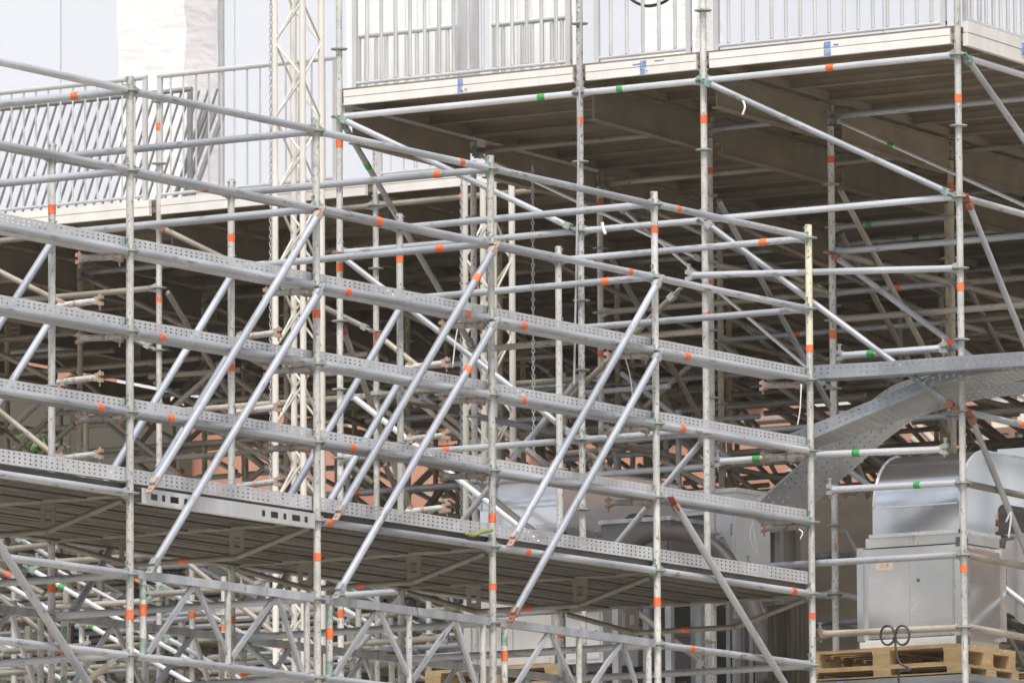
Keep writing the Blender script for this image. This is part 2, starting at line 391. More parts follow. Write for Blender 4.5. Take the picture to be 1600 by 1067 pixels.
# white fascias: two bands with a shadow gap, between posts
def fascia(p, q, z0=10.775, h=.108, out=.03):
    p = Vector(p); q = Vector(q); p.z = q.z = 0; d = (q-p).normalized(); L = (q-p).length; nrm = Vector((d.y, -d.x, 0))
    mb = MB(); mb.box((.02, -.02, 0), (L-.02, .02, h*.53)); mb.box((.02, -.023, h*.56), (L-.02, .017, h)); mb.box((.025, -.012, h*.5), (L-.025, .012, h*.6))
    o = p; mw = Matrix(((d.x, -d.y, 0, o.x), (d.y, d.x, 0, o.y), (0, 0, 1, z0), (0, 0, 0, 1)))
    return mb.obj('fascia', M['fascia'], stage, mw), mw, L
def blue_mark(f, mw, t, marks):
    for (u0, u1, v0, v1) in marks:
        b = MB(); b.box((t+u0, -.0262, v0), (t+u1, -.0235, v1)); b.obj('blue_marking', M['blue'], f, mw)
FA = A0+.01
# front edge runs along b ; direction from high b to low b so that the local -y side faces the camera
def front(bh, bl, a=FA): return fascia((a, bh, 0), (a, bl, 0))
f, mw, L = front(4.03, 2.02); blue_mark(f, mw, px(718, 130, a=FA).y*-1+4.03, [(0, .045, .058, .105), (0, .014, .005, .05), (.02, .03, .02, .05), (.02, .045, .01, .022), (.06, .08, .02, .03)])
f, mw, L = front(1.95, .985); blue_mark(f, mw, 1.95-px(1003, 100, a=FA).y, [(0, .05, .06, .1), (-.06, 0, .075, .083), (.0, .018, .005, .05), (.022, .04, .01, .045), (.05, .06, .02, .03), (.12, .2, .088, .094)])
f, mw, L = front(.915, -1.085); blue_mark(f, mw, .915-px(1290, 77, a=FA).y, [(0, .055, .06, .1), (0, .055, .005, .045), (.08, .12, .07, .078)])
f, mw, L = fascia(U(0, 0)+Vector((.06, -.02, 0)), U(3, 0)+Vector((0, -.02, 0)), 10.765, .17)
b_ = MB(); b_.box((.9, -.03, .06), (1.12, -.0235, .14)); b_.obj('blue_marking', M['blue'], f, mw)
b_ = MB(); b_.box((2.05, -.05, .05), (2.2, -.0235, .13)); b_.obj('edge_bracket', M['cream'], f, mw)
fascia(U(2, 5.2)+Vector((-.0, 0, 0)), U(0, 5.2)+Vector((.06, 0, 0)), 10.70, .12)
for s1, s0 in ((7.245, 5.3), (9.315, 7.27), (11.385, 9.34), (13.455, 11.4)):
    a_ = U(2, s0).x-.03
    fascia((a_, U(2, s1).y-.03, 0), (a_, U(2, s0).y+.02, 0), 10.775, .125)

# ------------------------------------------------------------------ railings
def railing(label, p, q, z, h=1.1, n=None, group=None, slant=0, m='rail', spacing=.118, top=True, name='railing', double=False, barr=.008):
    p = Vector(p); q = Vector(q); d = (q-p); L = d.length; d.normalize(); zz = Vector((0, 0, 1))
    r = thing(name, label, 'railing', (p.x, p.y, z), group); P = Vector((p.x, p.y, z)); Q = Vector((q.x, q.y, z))
    tube('bottom_rail', P+zz*.03, Q+zz*.03, .0135, M[m], r, 10)
    tube('top_rail', P+zz*h, Q+zz*h, .0215, M[m], r, 12)
    if double: tube('top_rail', P+zz*(h+.12), Q+zz*(h+.12), .0215, M[m], r, 12)
    n = int(L/spacing)
    for i in range(1, n):
        c = P+d*(L*i/n)
        tube('bar', c+zz*.045, c+d*slant+zz*(h-.02), barr, M[m], r, 6)
    for c in (P+d*.02, Q-d*.02):
        mb = MB(); mb.box((-.02, -.014, .0), (.02, .014, h-.01))
        mb.obj('post', M[m], r, Matrix.Translation(c) @ Matrix.Rotation(math.atan2(d.y, d.x), 4, 'Z'))
    return r
RA = A0+.02; ZR = 10.90
railing('upper railing panel above the white edge, wide, in front of the white corrugated sheet', (RA, 3.95, 0), (RA, 2.07, 0), ZR, barr=.014)
railing('short upper railing panel between the two speckled and plain scaffold posts', (RA, 1.87, 0), (RA, 1.06, 0), ZR, barr=.014)
railing('upper railing panel right of the wrapped column, ending at the platform corner post', (RA, .87, 0), (RA, -1.02, 0), ZR, barr=.014)
railing('upper railing panel running back along the right edge of the platform', U(0, 0)+Vector((.1, .0, 0)), U(3, 0), ZR+.03, barr=.014)
def ly(x): return px(x, 310, a=U(2, 9).x).y
LA = U(2, 9).x
railing('lower left railing panel on the stage edge, ends left of the taped post', (LA, ly(-190), 0), (LA, ly(230), 0), 10.91, .99)
railing('stage edge railing panel starting right of the taped post and passing behind the white truss', (LA, ly(247), 0), (LA, ly(528), 0), 10.91, .99)
railing('far railing panel seen under the platform corner beside the steep brace', (LA, ly(590), 0), (LA, ly(735), 0), 10.91, .99)
# slanted stair railing just behind
q0, q1 = px(-60, 177, a=LA+1.2), px(300, 148, a=LA+1.2)
railing('leaning dark stair railing with slanted bars behind the left railing', (LA+1.2, q0.y, 0), (LA+1.2, q1.y, 0), q0.z-.92, .92, slant=.34, spacing=.088, m='dark_rail', barr=.011)
q0, q1 = px(300, 310, a=LA+1.35), px(352, 168, a=LA+1.35)
hr = thing('handrail', 'bundle of three steep grey tubes leaning behind the left railing', 'handrail', tuple(q0))
for k in range(3):
    o_ = Vector((0, .09*k, 0)); tube('tube', q0+o_, q1+o_, .022, M['tube'], hr)

# white corrugated sheet + small things on the stage
cs = thing('corrugated_screen', 'white corrugated sheet screen standing behind the upper railing', 'screen', (A0+1.3, 3, 10.9))
def corrugated(b0, b1, z0, z1, a, pitch, depth, name, m, parent, mw=Matrix()):
    v = []; f = []; n = int((b1-b0)/(pitch/4)); 
    for i in range(n+1):
        d = (0, depth, depth, 0)[i % 4]; y = b0+(b1-b0)*i/n
        v += [(a-d, y, z0), (a-d, y, z1), (a-d+.02, y, z1), (a-d+.02, y, z0)]
    for i in range(n):
        k = 4*i
        for j in range(4): f.append((k+j, k+4+j, k+4+(j+1) % 4, k+(j+1) % 4))
    mb = MB(); mb.v = v; mb.f = f
    return mb.obj(name, m, parent, mw)
ca = A0+1.3; qy = lambda x, y: px(x, y, a=ca)
corrugated(qy(722, 90).y, qy(545, 90).y, 10.89, 13.2, ca, .105, .03, 'corrugated_sheet', M['corr'], cs)
corrugated(qy(900, 90).y, qy(765, 90).y, 10.89, 13.2, ca, .105, .03, 'corrugated_sheet', M['corr'], cs)
for x0_, x1_, y_, lb in ((556, 715, 58, 'inner white picket railing standing before the corrugated screen, left half'), (770, 893, 40, 'inner white picket railing before the corrugated screen, right half')):
    pa_, pb_ = px(x0_, y_, a=ca-.25), px(x1_, y_, a=ca-.25)
    railing(lb, (ca-.25, pa_.y, 0), (ca-.25, pb_.y, 0), 10.905, pa_.z-10.905, spacing=.085, barr=.016)
pt = MB(); c = qy(744, 90); pt.box((ca-.15, c.y-.06, 10.89), (ca-.05, c.y+.06, 13.2)); o = pt.obj('steel_post', M['rail']); tag(o, 'grey steel post between the corrugated sheets on the platform', 'post')
# cable loop at the top
def hose(pts, r, name, m, label=None, cat=None, parent=None, res=5):
    cu = bpy.data.curves.new(name, 'CURVE'); cu.dimensions = '3D'; sp = cu.splines.new('POLY')
    # catmull-rom
    P = [Vector(p) for p in pts]; out = []
    for i in range(len(P)-1):
        a = P[max(0, i-1)]; b = P[i]; c = P[i+1]; d = P[min(len(P)-1, i+2)]
        for t in [k/res for k in range(res)]:
            out.append(.5*((2*b)+(-a+c)*t+(2*a-5*b+4*c-d)*t*t+(-a+3*b-3*c+d)*t**3))
    out.append(P[-1]); n = 8; v = []; f = []
    for i, p in enumerate(out):
        t = (out[min(i+1, len(out)-1)]-out[max(i-1, 0)]).normalized(); x = t.cross(Vector((.3, .5, .81))).normalized(); y = t.cross(x)
        for k in range(n): an = 2*math.pi*k/n; v.append(p+x*math.cos(an)*r+y*math.sin(an)*r)
    for i in range(len(out)-1):
        for k in range(n): f.append((i*n+k, i*n+(k+1) % n, (i+1)*n+(k+1) % n, (i+1)*n+k))
    f.append(tuple(range(n))[::-1]); f.append(tuple(range((len(out)-1)*n, len(out)*n)))
    bpy.data.curves.remove(cu)
    o = link(name, mesh(name, v, f, True), m, parent)
    if label: tag(o, label, cat)
    return o
hose([px(x, y, a=A0+.3) for x, y in ((970,-25),(985,-2),(1005,9),(1025,8),(1045,-2),(1060,-30))], .012, 'cable', M['black'], 'black cable hanging in a loop at the top railing', 'cable')

# ------------------------------------------------------------------ scaffold carrying the platform edge
LV = lambda k: Z0-.5*k
edge = Scaf('scaffold carrying the high platform edge, four tall posts with orange tape', loc=tuple(U(0, 2, 0)))
def lv(a, b): return [LV(k) for k in range(a, b)]
C_, D_, E_, F_ = U(0, 0), U(0, 2.07), U(0, 3.105), U(0, 5.175)
edge.standard(C_.x, C_.y, 0, 12.2, lv(-2, 12), 'post', [(163, 'orange'), (462, 'orange'), (906, 'orange')])
edge.standard(D_.x, D_.y, 0, 12.4, lv(-2, 12), 'post', [(196, 'orange'), (509, 'orange')])
edge.standard(E_.x, E_.y, 0, 12.4, lv(-2, 12), 'spost', [(198, 'orange')])
edge.standard(F_.x, F_.y, 0, 12.4, lv(-2, 12), 'post', [(233, 'orange'), (430, 'orange'), (975, 'orange')])
def at_(p, k, dz=0): return Vector((p.x, p.y, LV(k)+dz))
edge.ledger(at_(C_,0), at_(D_,0), 'bright', [(1300, 'orange')])
edge.ledger(at_(D_,0), at_(E_,0), 'bright', [(970, 'green')])
edge.ledger(at_(E_,0), at_(F_,0), 'bright', [(848, 'green')])
edge.ledger(at_(C_,2), at_(D_,2), 'bright')
edge.ledger(at_(E_,2), at_(F_,2), 'tube')
edge.ledger(at_(D_,2), at_(E_,2), 'tube')
edge.ledger(at_(C_,3), px(1072, 431, a=8.2), 'tube', [(1410, 'green')] and [])
edge.ledger(at_(C_,6), px(1293, 765, a=A0), 'bright', [(1434, 'green')])
edge.ledger(at_(C_,7), px(1165, 886, a=A0), 'tube')
edge.ledger(at_(C_,8), px(1278, 991, a=A0), 'shade_toned')
edge.ledger(px(1268, 711, a=A0), px(1480, 702, a=A0), 'bright', [(1339, 'green')])
edge.ledger(px(1118, 722, a=A0+.1), px(1240, 713, a=A0+.1), 'bright', [(1183, 'green')])
edge.ledger(px(1308, 556, a=A0+.1), px(1478, 543, a=A0+.1), 'bright', [(1362, 'green')])
R1_ = U(1, 0)
for k, m_ in ((0, 'bright'), (2, 'tube'), (5, 'tube'), (6, 'shade_toned'), (7, 'shade_toned'), (8, 'shade_toned')): edge.ledger(at_(C_,k), at_(R1_,k), m_, [(1592, 'orange')] if k == 5 else ())
edge.brace(at_(F_,0), at_(E_,2), 'tube', (), ('green_p', 'green_p'), (-.05, 0, 0))
edge.brace(at_(D_,0), at_(C_,2), 'tube', (), ('green_p', 'green_p'), (-.05, 0, 0))
edge.brace(at_(D_,2), at_(C_,5), 'tube', (), ('head', 'red'), (-.05, 0, 0))
edge.brace(at_(C_,0), at_(R1_,2), 'tube', (), ('green_p', 'head'), (0, -.05, 0))
edge.brace(at_(C_,2), at_(R1_,6), 'tube', (), ('red', 'head'), (0, -.05, 0))
edge.brace(at_(C_,5), at_(R1_,9), 'tube', (), ('red', 'head'), (0, -.05, 0))
edge.brace(at_(F_,0), U(1, 5.175, LV(3)), 'tube', [(573, 'green')], ('green_p', 'head'))
edge.brace(at_(F_,3), U(1, 5.175, LV(8)), 'shade_toned', (), ('red', 'head'))
edge.brace(at_(F_,2), at_(E_,5), 'tube', (), ('red', 'head'), (-.05, 0, 0))
edge.brace(at_(E_,4), at_(F_,8), 'tube', (), ('head', 'head'), (.05, 0, 0))
edge.brace(at_(D_,5), at_(E_,7), 'tube', (), ('head', 'head'), (.05, 0, 0))
edge.brace(px(1062, 452, a=A0+.15), px(800, 712, a=A0+.15), 'shade_toned', (), ('head', 'head'))
edge.brace(at_(E_,7), at_(F_,4), 'bright', (), ('head', 'head'), (.06, 0, 0))
for k in (5, 7, 9): edge.ledger(at_(E_,k), at_(F_,k), random.choice(('tube', 'bright')), [(700, 'orange')] if k == 5 else ())
edge.ledger(at_(D_,5), at_(E_,5), 'tube')

# ------------------------------------------------------------------ scaffolds under the stage, one per row
rowlab = {1: 'second row of scaffold under the platform, just behind its front posts', 2: 'third row of scaffold under the stage, carrying the left stage edge',
          3: 'fourth row of scaffold in the shade under the stage', 4: 'fifth row of scaffold in the shade under the stage', 5: 'sixth row of scaffold deep under the stage',
          6: 'seventh row of scaffold deep under the stage', 7: 'eighth row of scaffold, last but one before the salmon wall', 8: 'last row of scaffold, silhouetted against the salmon wall'}
rng = random.Random(11)
TAP = {1: {(2.07): [(250, 'orange'), (328, 'orange'), (525, 'orange')], 3.105: [(268, 'orange'), (445, 'orange')], 5.175: [(455, 'orange')]},
       2: {2.07: [(292, 'orange')], 5.175: [(318, 'orange'), (555, 'orange')], 7.245: [(545, 'orange')], 9.315: [(199, 'orange'), (470, 'orange')]}}
for i in range(1, 9):
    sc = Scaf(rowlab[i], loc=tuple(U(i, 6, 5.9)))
    pm_, lm_ = ('post', 'tube') if i == 1 else ('shade_toned_post', 'shade_toned')
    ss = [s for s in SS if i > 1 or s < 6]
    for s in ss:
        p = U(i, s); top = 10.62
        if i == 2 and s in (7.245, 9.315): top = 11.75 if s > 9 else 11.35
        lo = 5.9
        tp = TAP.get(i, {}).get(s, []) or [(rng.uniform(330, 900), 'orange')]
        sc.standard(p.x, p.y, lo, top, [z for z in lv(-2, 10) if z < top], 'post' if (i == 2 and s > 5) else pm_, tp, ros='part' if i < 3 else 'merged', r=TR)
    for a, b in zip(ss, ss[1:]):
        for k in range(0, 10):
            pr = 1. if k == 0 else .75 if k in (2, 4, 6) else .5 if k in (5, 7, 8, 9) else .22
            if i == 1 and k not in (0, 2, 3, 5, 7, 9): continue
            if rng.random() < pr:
                mm = rng.choice((lm_, lm_, 'shade_toned', 'tube') if i < 4 else ('shade_toned', 'shade_toned', 'tube'))
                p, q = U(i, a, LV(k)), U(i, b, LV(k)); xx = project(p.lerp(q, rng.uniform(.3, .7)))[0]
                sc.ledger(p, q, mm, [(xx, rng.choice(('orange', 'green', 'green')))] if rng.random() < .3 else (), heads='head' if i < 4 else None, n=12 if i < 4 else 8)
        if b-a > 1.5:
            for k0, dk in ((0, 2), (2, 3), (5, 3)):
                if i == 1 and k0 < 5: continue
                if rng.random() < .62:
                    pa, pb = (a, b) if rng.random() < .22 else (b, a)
                    sc.brace(U(i, pa, LV(k0)), U(i, pb, LV(k0+dk)), rng.choice((lm_, 'shade_toned')), [(project(U(i, (pa+pb)/2))[0], 'orange')] if rng.random() < .25 else (), (rng.choice(('head', 'red')), 'head') if i < 3 else (None, None), (-.05, 0, 0), n=10)
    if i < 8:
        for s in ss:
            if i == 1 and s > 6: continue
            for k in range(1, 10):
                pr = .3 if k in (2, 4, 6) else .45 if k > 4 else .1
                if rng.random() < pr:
                    sc.ledger(U(i, s, LV(k)), U(i+1, s, LV(k)), rng.choice((lm_, 'shade_toned')), heads='head' if i < 3 else None, n=12 if i < 4 else 8)
            for k0, dk in ((1, 3), (4, 4), (6, 3)):
                if rng.random() < (.42 if k0 < 4 else .6):
                    u0, u1 = (i, i+1) if rng.random() < .75 else (i+1, i)
                    sc.brace(U(u0, s, LV(k0)), U(u1, s, LV(k0+dk)), rng.choice((lm_, 'shade_toned')), (), (None, None), (0, -.05, 0), n=8)
    if i == 1:
        sc.brace(U(1, 2.07, LV(0)), U(1, 0, LV(2)), 'bright', [(1393, 'green')], ('head', 'head'), (-.05, 0, 0), r=.014)
        sc.brace(U(1, 2.07, LV(2)), U(1, 0, LV(5)), 'tube', [(1488, 'orange')], ('red', 'head'), (-.05, 0, 0))
        sc.brace(U(1, 5.175, LV(0)), U(1, 3.105, LV(2)), 'bright', [(823, 'green')], ('head', 'head'), (-.05, 0, 0), r=.014)
        sc.brace(U(1, 3.9, LV(1)), U(1, 2.07, LV(4)), 'bright', (), ('head', 'head'), (-.03, 0, 0), r=.014)

# ------------------------------------------------------------------ near scaffold
ZT = 9.472; BAY = 2.07
NL = lambda k: ZT-.5*k
near = Scaf('long galvanised front scaffold with paired steep braces and a raised deck', loc=(4.14, 1, 0))
ay = {}
tA = {0: [], 1: [(973, 'orange')], 2: [(497, 'orange'), (881, 'orange')], 3: [(818, 'orange'), (926, 'orange')], 4: [(360, 'orange'), (950, 'orange')], 5: [(548, 'orange'), (970, 'orange')]}
for i in range(6):
    a = (i-1)*BAY
    st_ = near.standard(a, 0, 0, ZT+.09, [NL(k) for k in range(0, 11)], 'post', tA[i])
    if i == 5: tube('paint_coat', (a, 0, NL(0)+.092), (a, 0, px(1264, 540, b=0).z), TR*1.03, M['ypost'], st_)
tR = {0: [], 1: [(330, 'orange'), (930, 'orange')], 2: [(373, 'orange'), (580, 'orange'), (978, 'orange')], 3: [(406, 'orange'), (600, 'orange')], 4: [(640, 'orange'), (1000, 'orange')]}
for i in range(5):
    near.standard(i*BAY, BAY, 0, ZT+.1, [NL(k) for k in range(0, 11)], 'post', tR[i])
tl = {(0, 4): [(153, 'orange')], (1, 3): [(250, 'orange')], (1, 4): [(262, 'orange')], (2, 2): [(540, 'orange'), (727, 'orange')], (2, 4): [(547, 'orange')], (2, 5): [(512, 'orange')], (3, 0): [], (3, 1): [(981, 'orange')],
      (3, 2): [(815, 'orange')], (3, 3): [(815, 'orange')], (3, 5): [(821, 'orange')], (4, 0): [(1057, 'orange')], (4, 2): [(1070, 'orange')], (4, 3): [(1063, 'orange')], (4, 5): [(1237, 'orange')], (4, 6): [(1078, 'orange')], (2, 0): [(718, 'orange')], (0, 5): [], (2, 1): [(588, 'orange')]}
for j in range(5):
    a0, a1 = (j-1)*BAY, j*BAY
    for k in range(0, 11):
        if j == 1 and k == 5: continue
        if 1 <= j <= 3 and k in (6, 7): continue
        if j == 4 and k == 7: continue
        near.ledger((a0, 0, NL(k)), (a1, 0, NL(k)), 'tube', tl.get((j, k), ()), heads='green_p' if (j+k) % 2 == 0 else 'head')
for j in range(4):
    a0, a1 = j*BAY, (j+1)*BAY
    for k in (0, 5, 8, 10): near.ledger((a0, BAY, NL(k)), (a1, BAY, NL(k)), 'tube', [(318, 'orange')] if (j, k) == (1, 0) else [(589, 'orange')] if (j, k) == (2, 0) else ())
near.ledger((-BAY, BAY, NL(0)), (0, BAY, NL(0)))
tb = {(1, 0): [(119, 'orange')], (3, 0): [(686, 'orange')], (3, 1): [(690, 'orange')], (4, 1): [(948, 'orange')], (5, 0): [(1195, 'orange')], (4, 0): []}
for i in range(6):
    a = (i-1)*BAY
    for k in (0, 1, 6, 7, 9):
        if i == 0 and k > 1: continue
        near.ledger((a, 0, NL(k)), (a, BAY, NL(k)), 'tube', tb.get((i, k), ()), 'head')
# paired braces
FO = Vector((0, -.055, 0))
btap = {(3, 1): [(742, 'orange')], (3, 2): [(729, 'orange')]}
for j in (1, 2, 3):
    a0, a1 = (j-1)*BAY, j*BAY
    for k in (1, 2):
        near.brace((a1-.01, 0, NL(k)-.0), (a0+.13, 0, NL(k+4)+.02), 'brace', {(2, 1): [(743, 'orange')], (2, 2): [(729, 'orange')]}.get((j, k), ()), ('copper' if k == 1 and j < 3 else 'head', 'copper' if k == 1 else 'red' if j == 3 else 'head'), FO, r=.025)
for j in (0, 1, 2):
    a0, a1 = j*BAY, (j+1)*BAY
    for k in (1, 2):
        near.brace((a1-.01, BAY, NL(k)), (a0+.13, BAY, NL(k+4)), 'brace', (), ('head', 'head'), FO, r=.025)
near.brace((-BAY+.1, 0, NL(5)), (-.05, 0, NL(8)-.1), 'tube', (), ('head', 'head'), FO, r=.026)
near.brace((3*BAY+.1, 0, NL(4)), (4*BAY-.05, 0, NL(7)), 'tube', (), ('red', 'head'), FO, r=.0245)
near.brace((0, 0.05, NL(7)), (0, BAY-.05, NL(9)), 'shade_toned', (), ('head', 'head'))
near.brace((2*BAY, 0.05, NL(9)), (2*BAY, BAY-.05, NL(6)), 'tube', (), ('head', 'head'))
# small brackets carrying the trays
BR = cached('bh', lambda: (lambda b: b.mesh('bracket_head'))(MB().box((-.018,-.026,-.012),(.018,.026,.02)).box((-.014,-.034,.014),(.014,-.010,.044)).box((-.014,.010,.014),(.014,.034,.044)).box((-.004,-.06,.018),(.004,.045,.028))))
def bracket(a, b, z, sgn, mt='cream', hm='copper'):
    p = Vector((a, b+sgn*.05, z)); q = Vector((a, b+sgn*.36, z+.012))
    o = tube('bracket', p, q, .021, M['post'], near.root, 12)
    link('bracket_head', BR, M[hm], o, along(q, q+Vector((0, sgn, 0)))); link('bracket_head', BR, M[hm], o, along(p+Vector((0, sgn*.05, 0)), p))
    c = p.lerp(q, .45); tube('collar', c-Vector((0, .012, 0)), c+Vector((0, .012, 0)), .0235, M['copper'], o, 12)
for i in range(1, 6):
    for k in (2, 3, 4): bracket((i-1)*BAY, 0, NL(k)-.03, 1)
for i in range(0, 4):
    for k in (2, 3, 4): bracket(i*BAY, BAY, NL(k)+.02, -1)
# lattice girders
def girder(a0, a1, b, zt, zb, parent, gp='green_p'):
    A_, B_ = a0+.06, a1-.06
    g = MB(); g.box((0, -.022, -.022), (B_-A_, .022, .03)); gi = g.obj('lattice_girder', M['tube'], parent, Matrix.Translation((A_, b, zt)))
    tube('chord', (A_, b, zb), (B_, b, zb), TR, M['tube'], gi)
    for a in (a0+.14, (a0+a1)/2+.03, a1-.12): tube('strut', (a, b, zb+.02), (a, b, zt-.02), .021, M['post'], gi, 12)
    for x0, x1 in ((.09*BAY, .33*BAY), (.5*BAY+.08, .345*BAY), (.5*BAY+.02, .77*BAY), (.94*BAY-.05, .785*BAY)):
        mb = MB(); p = Vector((a0+x0, b, zb+.02)); q = Vector((a0+x1, b, zt-.02)); mb.box((-.011, -.016, 0), (.011, .016, (q-p).length)); mb.obj('strut', M['tube'], gi, along(p, q))
    for z, l in ((zt-.10, .09), (zb+.07, .09)): tube('painted_end', (a0+.14, b, z-l/2), (a0+.14, b, z+l/2), .0222, M[gp], gi, 12)
    for z in ((zt+zb)/2+.04,): tube('tape_band', (a0+.14, b, z-.035), (a0+.14, b, z+.035), .0235, M['orange'], gi, 12)
for j in (1, 2, 3): girder((j-1)*BAY, j*BAY, 0, NL(6), NL(7), near.root)
for j in (0, 1, 2, 3): girder(j*BAY, (j+1)*BAY, BAY, NL(6), NL(7), near.root)
# deck: planks on bowed transoms
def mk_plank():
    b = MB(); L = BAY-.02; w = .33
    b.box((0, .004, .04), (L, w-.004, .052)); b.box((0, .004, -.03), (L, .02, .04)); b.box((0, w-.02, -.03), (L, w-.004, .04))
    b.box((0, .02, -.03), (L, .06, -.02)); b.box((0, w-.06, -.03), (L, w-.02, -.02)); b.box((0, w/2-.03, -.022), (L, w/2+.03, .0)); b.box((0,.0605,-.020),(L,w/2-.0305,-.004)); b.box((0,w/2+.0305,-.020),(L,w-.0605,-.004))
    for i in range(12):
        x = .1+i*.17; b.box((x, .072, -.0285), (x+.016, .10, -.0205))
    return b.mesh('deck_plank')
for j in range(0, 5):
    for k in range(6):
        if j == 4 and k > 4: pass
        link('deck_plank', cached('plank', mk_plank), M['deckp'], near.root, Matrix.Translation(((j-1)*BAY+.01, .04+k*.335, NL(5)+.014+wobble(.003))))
for i in range(1, 6):
    a = (i-1)*BAY; z = NL(5)
    o = near.ledger((a, 0, z-.0), (a, BAY, z), 'deck', (), 'green_p', name='bowed_transom')
    for (b0, z0, b1, z1) in ((.06, z-.04, .62, z-.20), (.62, z-.20, 1.45, z-.20), (1.45, z-.20, BAY-.06, z-.04)): tube('bow_tube', (a, b0, z0), (a, b1, z1), .019, M['deck'], o, 10)
    tube('tape_band', (a, 1.0, z-.20), (a, 1.06, z-.20), .0205, M['orange'], o, 10)
    for b in (.56, 1.42):
        g = MB(); g.box((-.006, 0, -.20), (.006, .03, 0)); g.box((-.006, .08, -.20), (.006, .11, 0)); g.box((-.006, .03, -.20), (.006, .08, -.14)); g.box((-.006, .03, -.07), (.006, .08, 0))
        g.obj('gusset_plate', M['deck'], o, Matrix.Translation((a, b, z-.0)))
# slotted channel closing the second bay
pr = [(0, .075), (0, .055), (0, .02), (0, 0), (.05, 0)]
mb_path = [Vector((.06, -.012, NL(5)-.03)), Vector((BAY-.09, -.012, NL(5)-.03))]
def slotted():
    v = []; f = []; xs = [0, .06]; Lc = BAY-.15; hol = []
    for x0, w in ((.10, .07), (.22, .035), (.31, .09), (.46, .035), (1.32, .035), (1.42, .08), (1.56, .035), (1.66, .09), (1.80, .035)): xs += [x0, x0+w]; hol.append((x0, x0+w))
    xs = sorted(set(xs+[Lc])); zs = [0, .028, .037, .058, .067, .095]
    idx = {}
    for iy in (0, 1):
        for ix, x in enumerate(xs):
            for iz, z in enumerate(zs):
                idx[iy, ix, iz] = len(v); v.append((x, iy*.045, z))
    for ix in range(len(xs)-1):
        h = any(abs(xs[ix]-h0) < 1e-6 for h0, _ in hol)
        for iz in range(len(zs)-1):
            if h and 1 <= iz <= 3: continue
            f.append((idx[0,ix,iz], idx[0,ix+1,iz], idx[0,ix+1,iz+1], idx[0,ix,iz+1]))
        f.append((idx[0,ix,0], idx[1,ix,0], idx[1,ix+1,0], idx[0,ix+1,0])); n = len(zs)-1
        f.append((idx[0,ix,n], idx[0,ix+1,n], idx[1,ix+1,n], idx[1,ix,n]))
    return mesh('slotted_channel', v, f)
link('slotted_channel', slotted(), M['rail'], near.root, Matrix.Translation((.09, -.025, NL(5)-.055)))

# ------------------------------------------------------------------ perforated trays (own things, lying on the scaffold)
prT, hoT = tray_profile(.30, .066)
def straight(L, prof, holes, name): 
    return sweep([Vector((0,0,0)), Vector((L,0,0))], [(Vector((0,1,0)), Vector((0,0,1)))]*2, prof, holes, .056, .018, name=name)
tl_names = {2: 'uppermost long perforated tray along the front scaffold, third ledger down', 3: 'second long perforated tray from the top of the front scaffold',
            4: 'third long perforated tray, directly above the deck edge tray', 5: 'lowest perforated tray with three hole rows along the deck edge'}
for k in (2, 3, 4):
    t = thing('perforated_tray', tl_names[k], 'tray', (0, .03, NL(k)+.03))
    for j in range(0, 5):
        L = BAY-.01
        link('tray_section', cached(('ts', L), lambda: straight(L, prT, hoT, 'tray_section')), M['tray'], t, Matrix.Translation(((j-1)*BAY+.005, .032, NL(k)+.024+wobble(.004))) @ Matrix.Rotation(wobble(.0015), 4, 'Y'))
pr5 = [(.012, .088), (0, .088)]; ho5 = []
for c in (.072, .046, .020): pr5 += [(0, c+.0045), (0, c-.0045)]; ho5.append(len(pr5)-2)
pr5 += [(0, 0), (.04, 0)]
t = thing('perforated_tray', tl_names[5], 'tray', (0, .0, NL(5)+.07))
for j in range(0, 5):
    L5 = BAY-.02
    link('tray_section', cached(('t5',), lambda: straight(L5, pr5, ho5, 'tray_section')), M['tray'], t, Matrix.Translation(((j-1)*BAY+.01, .03+wobble(.01), NL(5)+.068)) @ Matrix.Rotation(wobble(.002), 4, 'Y'))

def ribbon(label, pts, twist, w=.30, h=.06, lead=Vector((0,0,1))):
    """pts along the tray, twist: angle of the floor normal per point"""
    P = [Vector(p) for p in pts]; out = []; tw = []; res = 6
    for i in range(len(P)-1):
        a = P[max(0, i-1)]; b = P[i]; c = P[i+1]; d = P[min(len(P)-1, i+2)]
        for k in range(res):
            t = k/res; out.append(.5*((2*b)+(-a+c)*t+(2*a-5*b+4*c-d)*t*t+(-a+3*b-3*c+d)*t**3)); tw.append(twist[i]*(1-t)+twist[i+1]*t)
    out.append(P[-1]); tw.append(twist[-1]); fr = []
    for i, p in enumerate(out):
        d = (out[min(i+1, len(out)-1)]-out[max(0, i-1)]).normalized(); u = d.cross(Vector((0,0,1))).normalized()*-1; v = u.cross(d)*-1
        if v.z < 0: v = -v
        q = Matrix.Rotation(tw[i], 3, d); fr.append((q @ u, q @ v))
    pr, ho = tray_profile(w, h)
    o = link('bent_tray', sweep(out, fr, pr, ho, .056, .016, name='bent_tray'), M['tray_d'])
    autosmooth(o.data, 45); tag(o, label, 'tray'); return o
def P3(x, y, a): return px(x, y, a=a)
ribbon('straight perforated tray running right from the corner post of the front scaffold', [P3(1266, 592, 8.30), P3(1380, 586, 8.25), P3(1490, 578, 8.2), P3(1640, 568, 8.15)], [0, .03, .05, .1], .22, .095)
ribbon('twisted perforated tray rising right from the corner post to the straight one', [P3(1235, 700, 8.38), P3(1275, 683, 8.38), P3(1340, 655, 8.38), P3(1420, 622, 8.38), P3(1500, 590, 8.38), P3(1640, 572, 8.38)], [0, -.1, -.25, -.3, -.3, -.1], .22, .10)
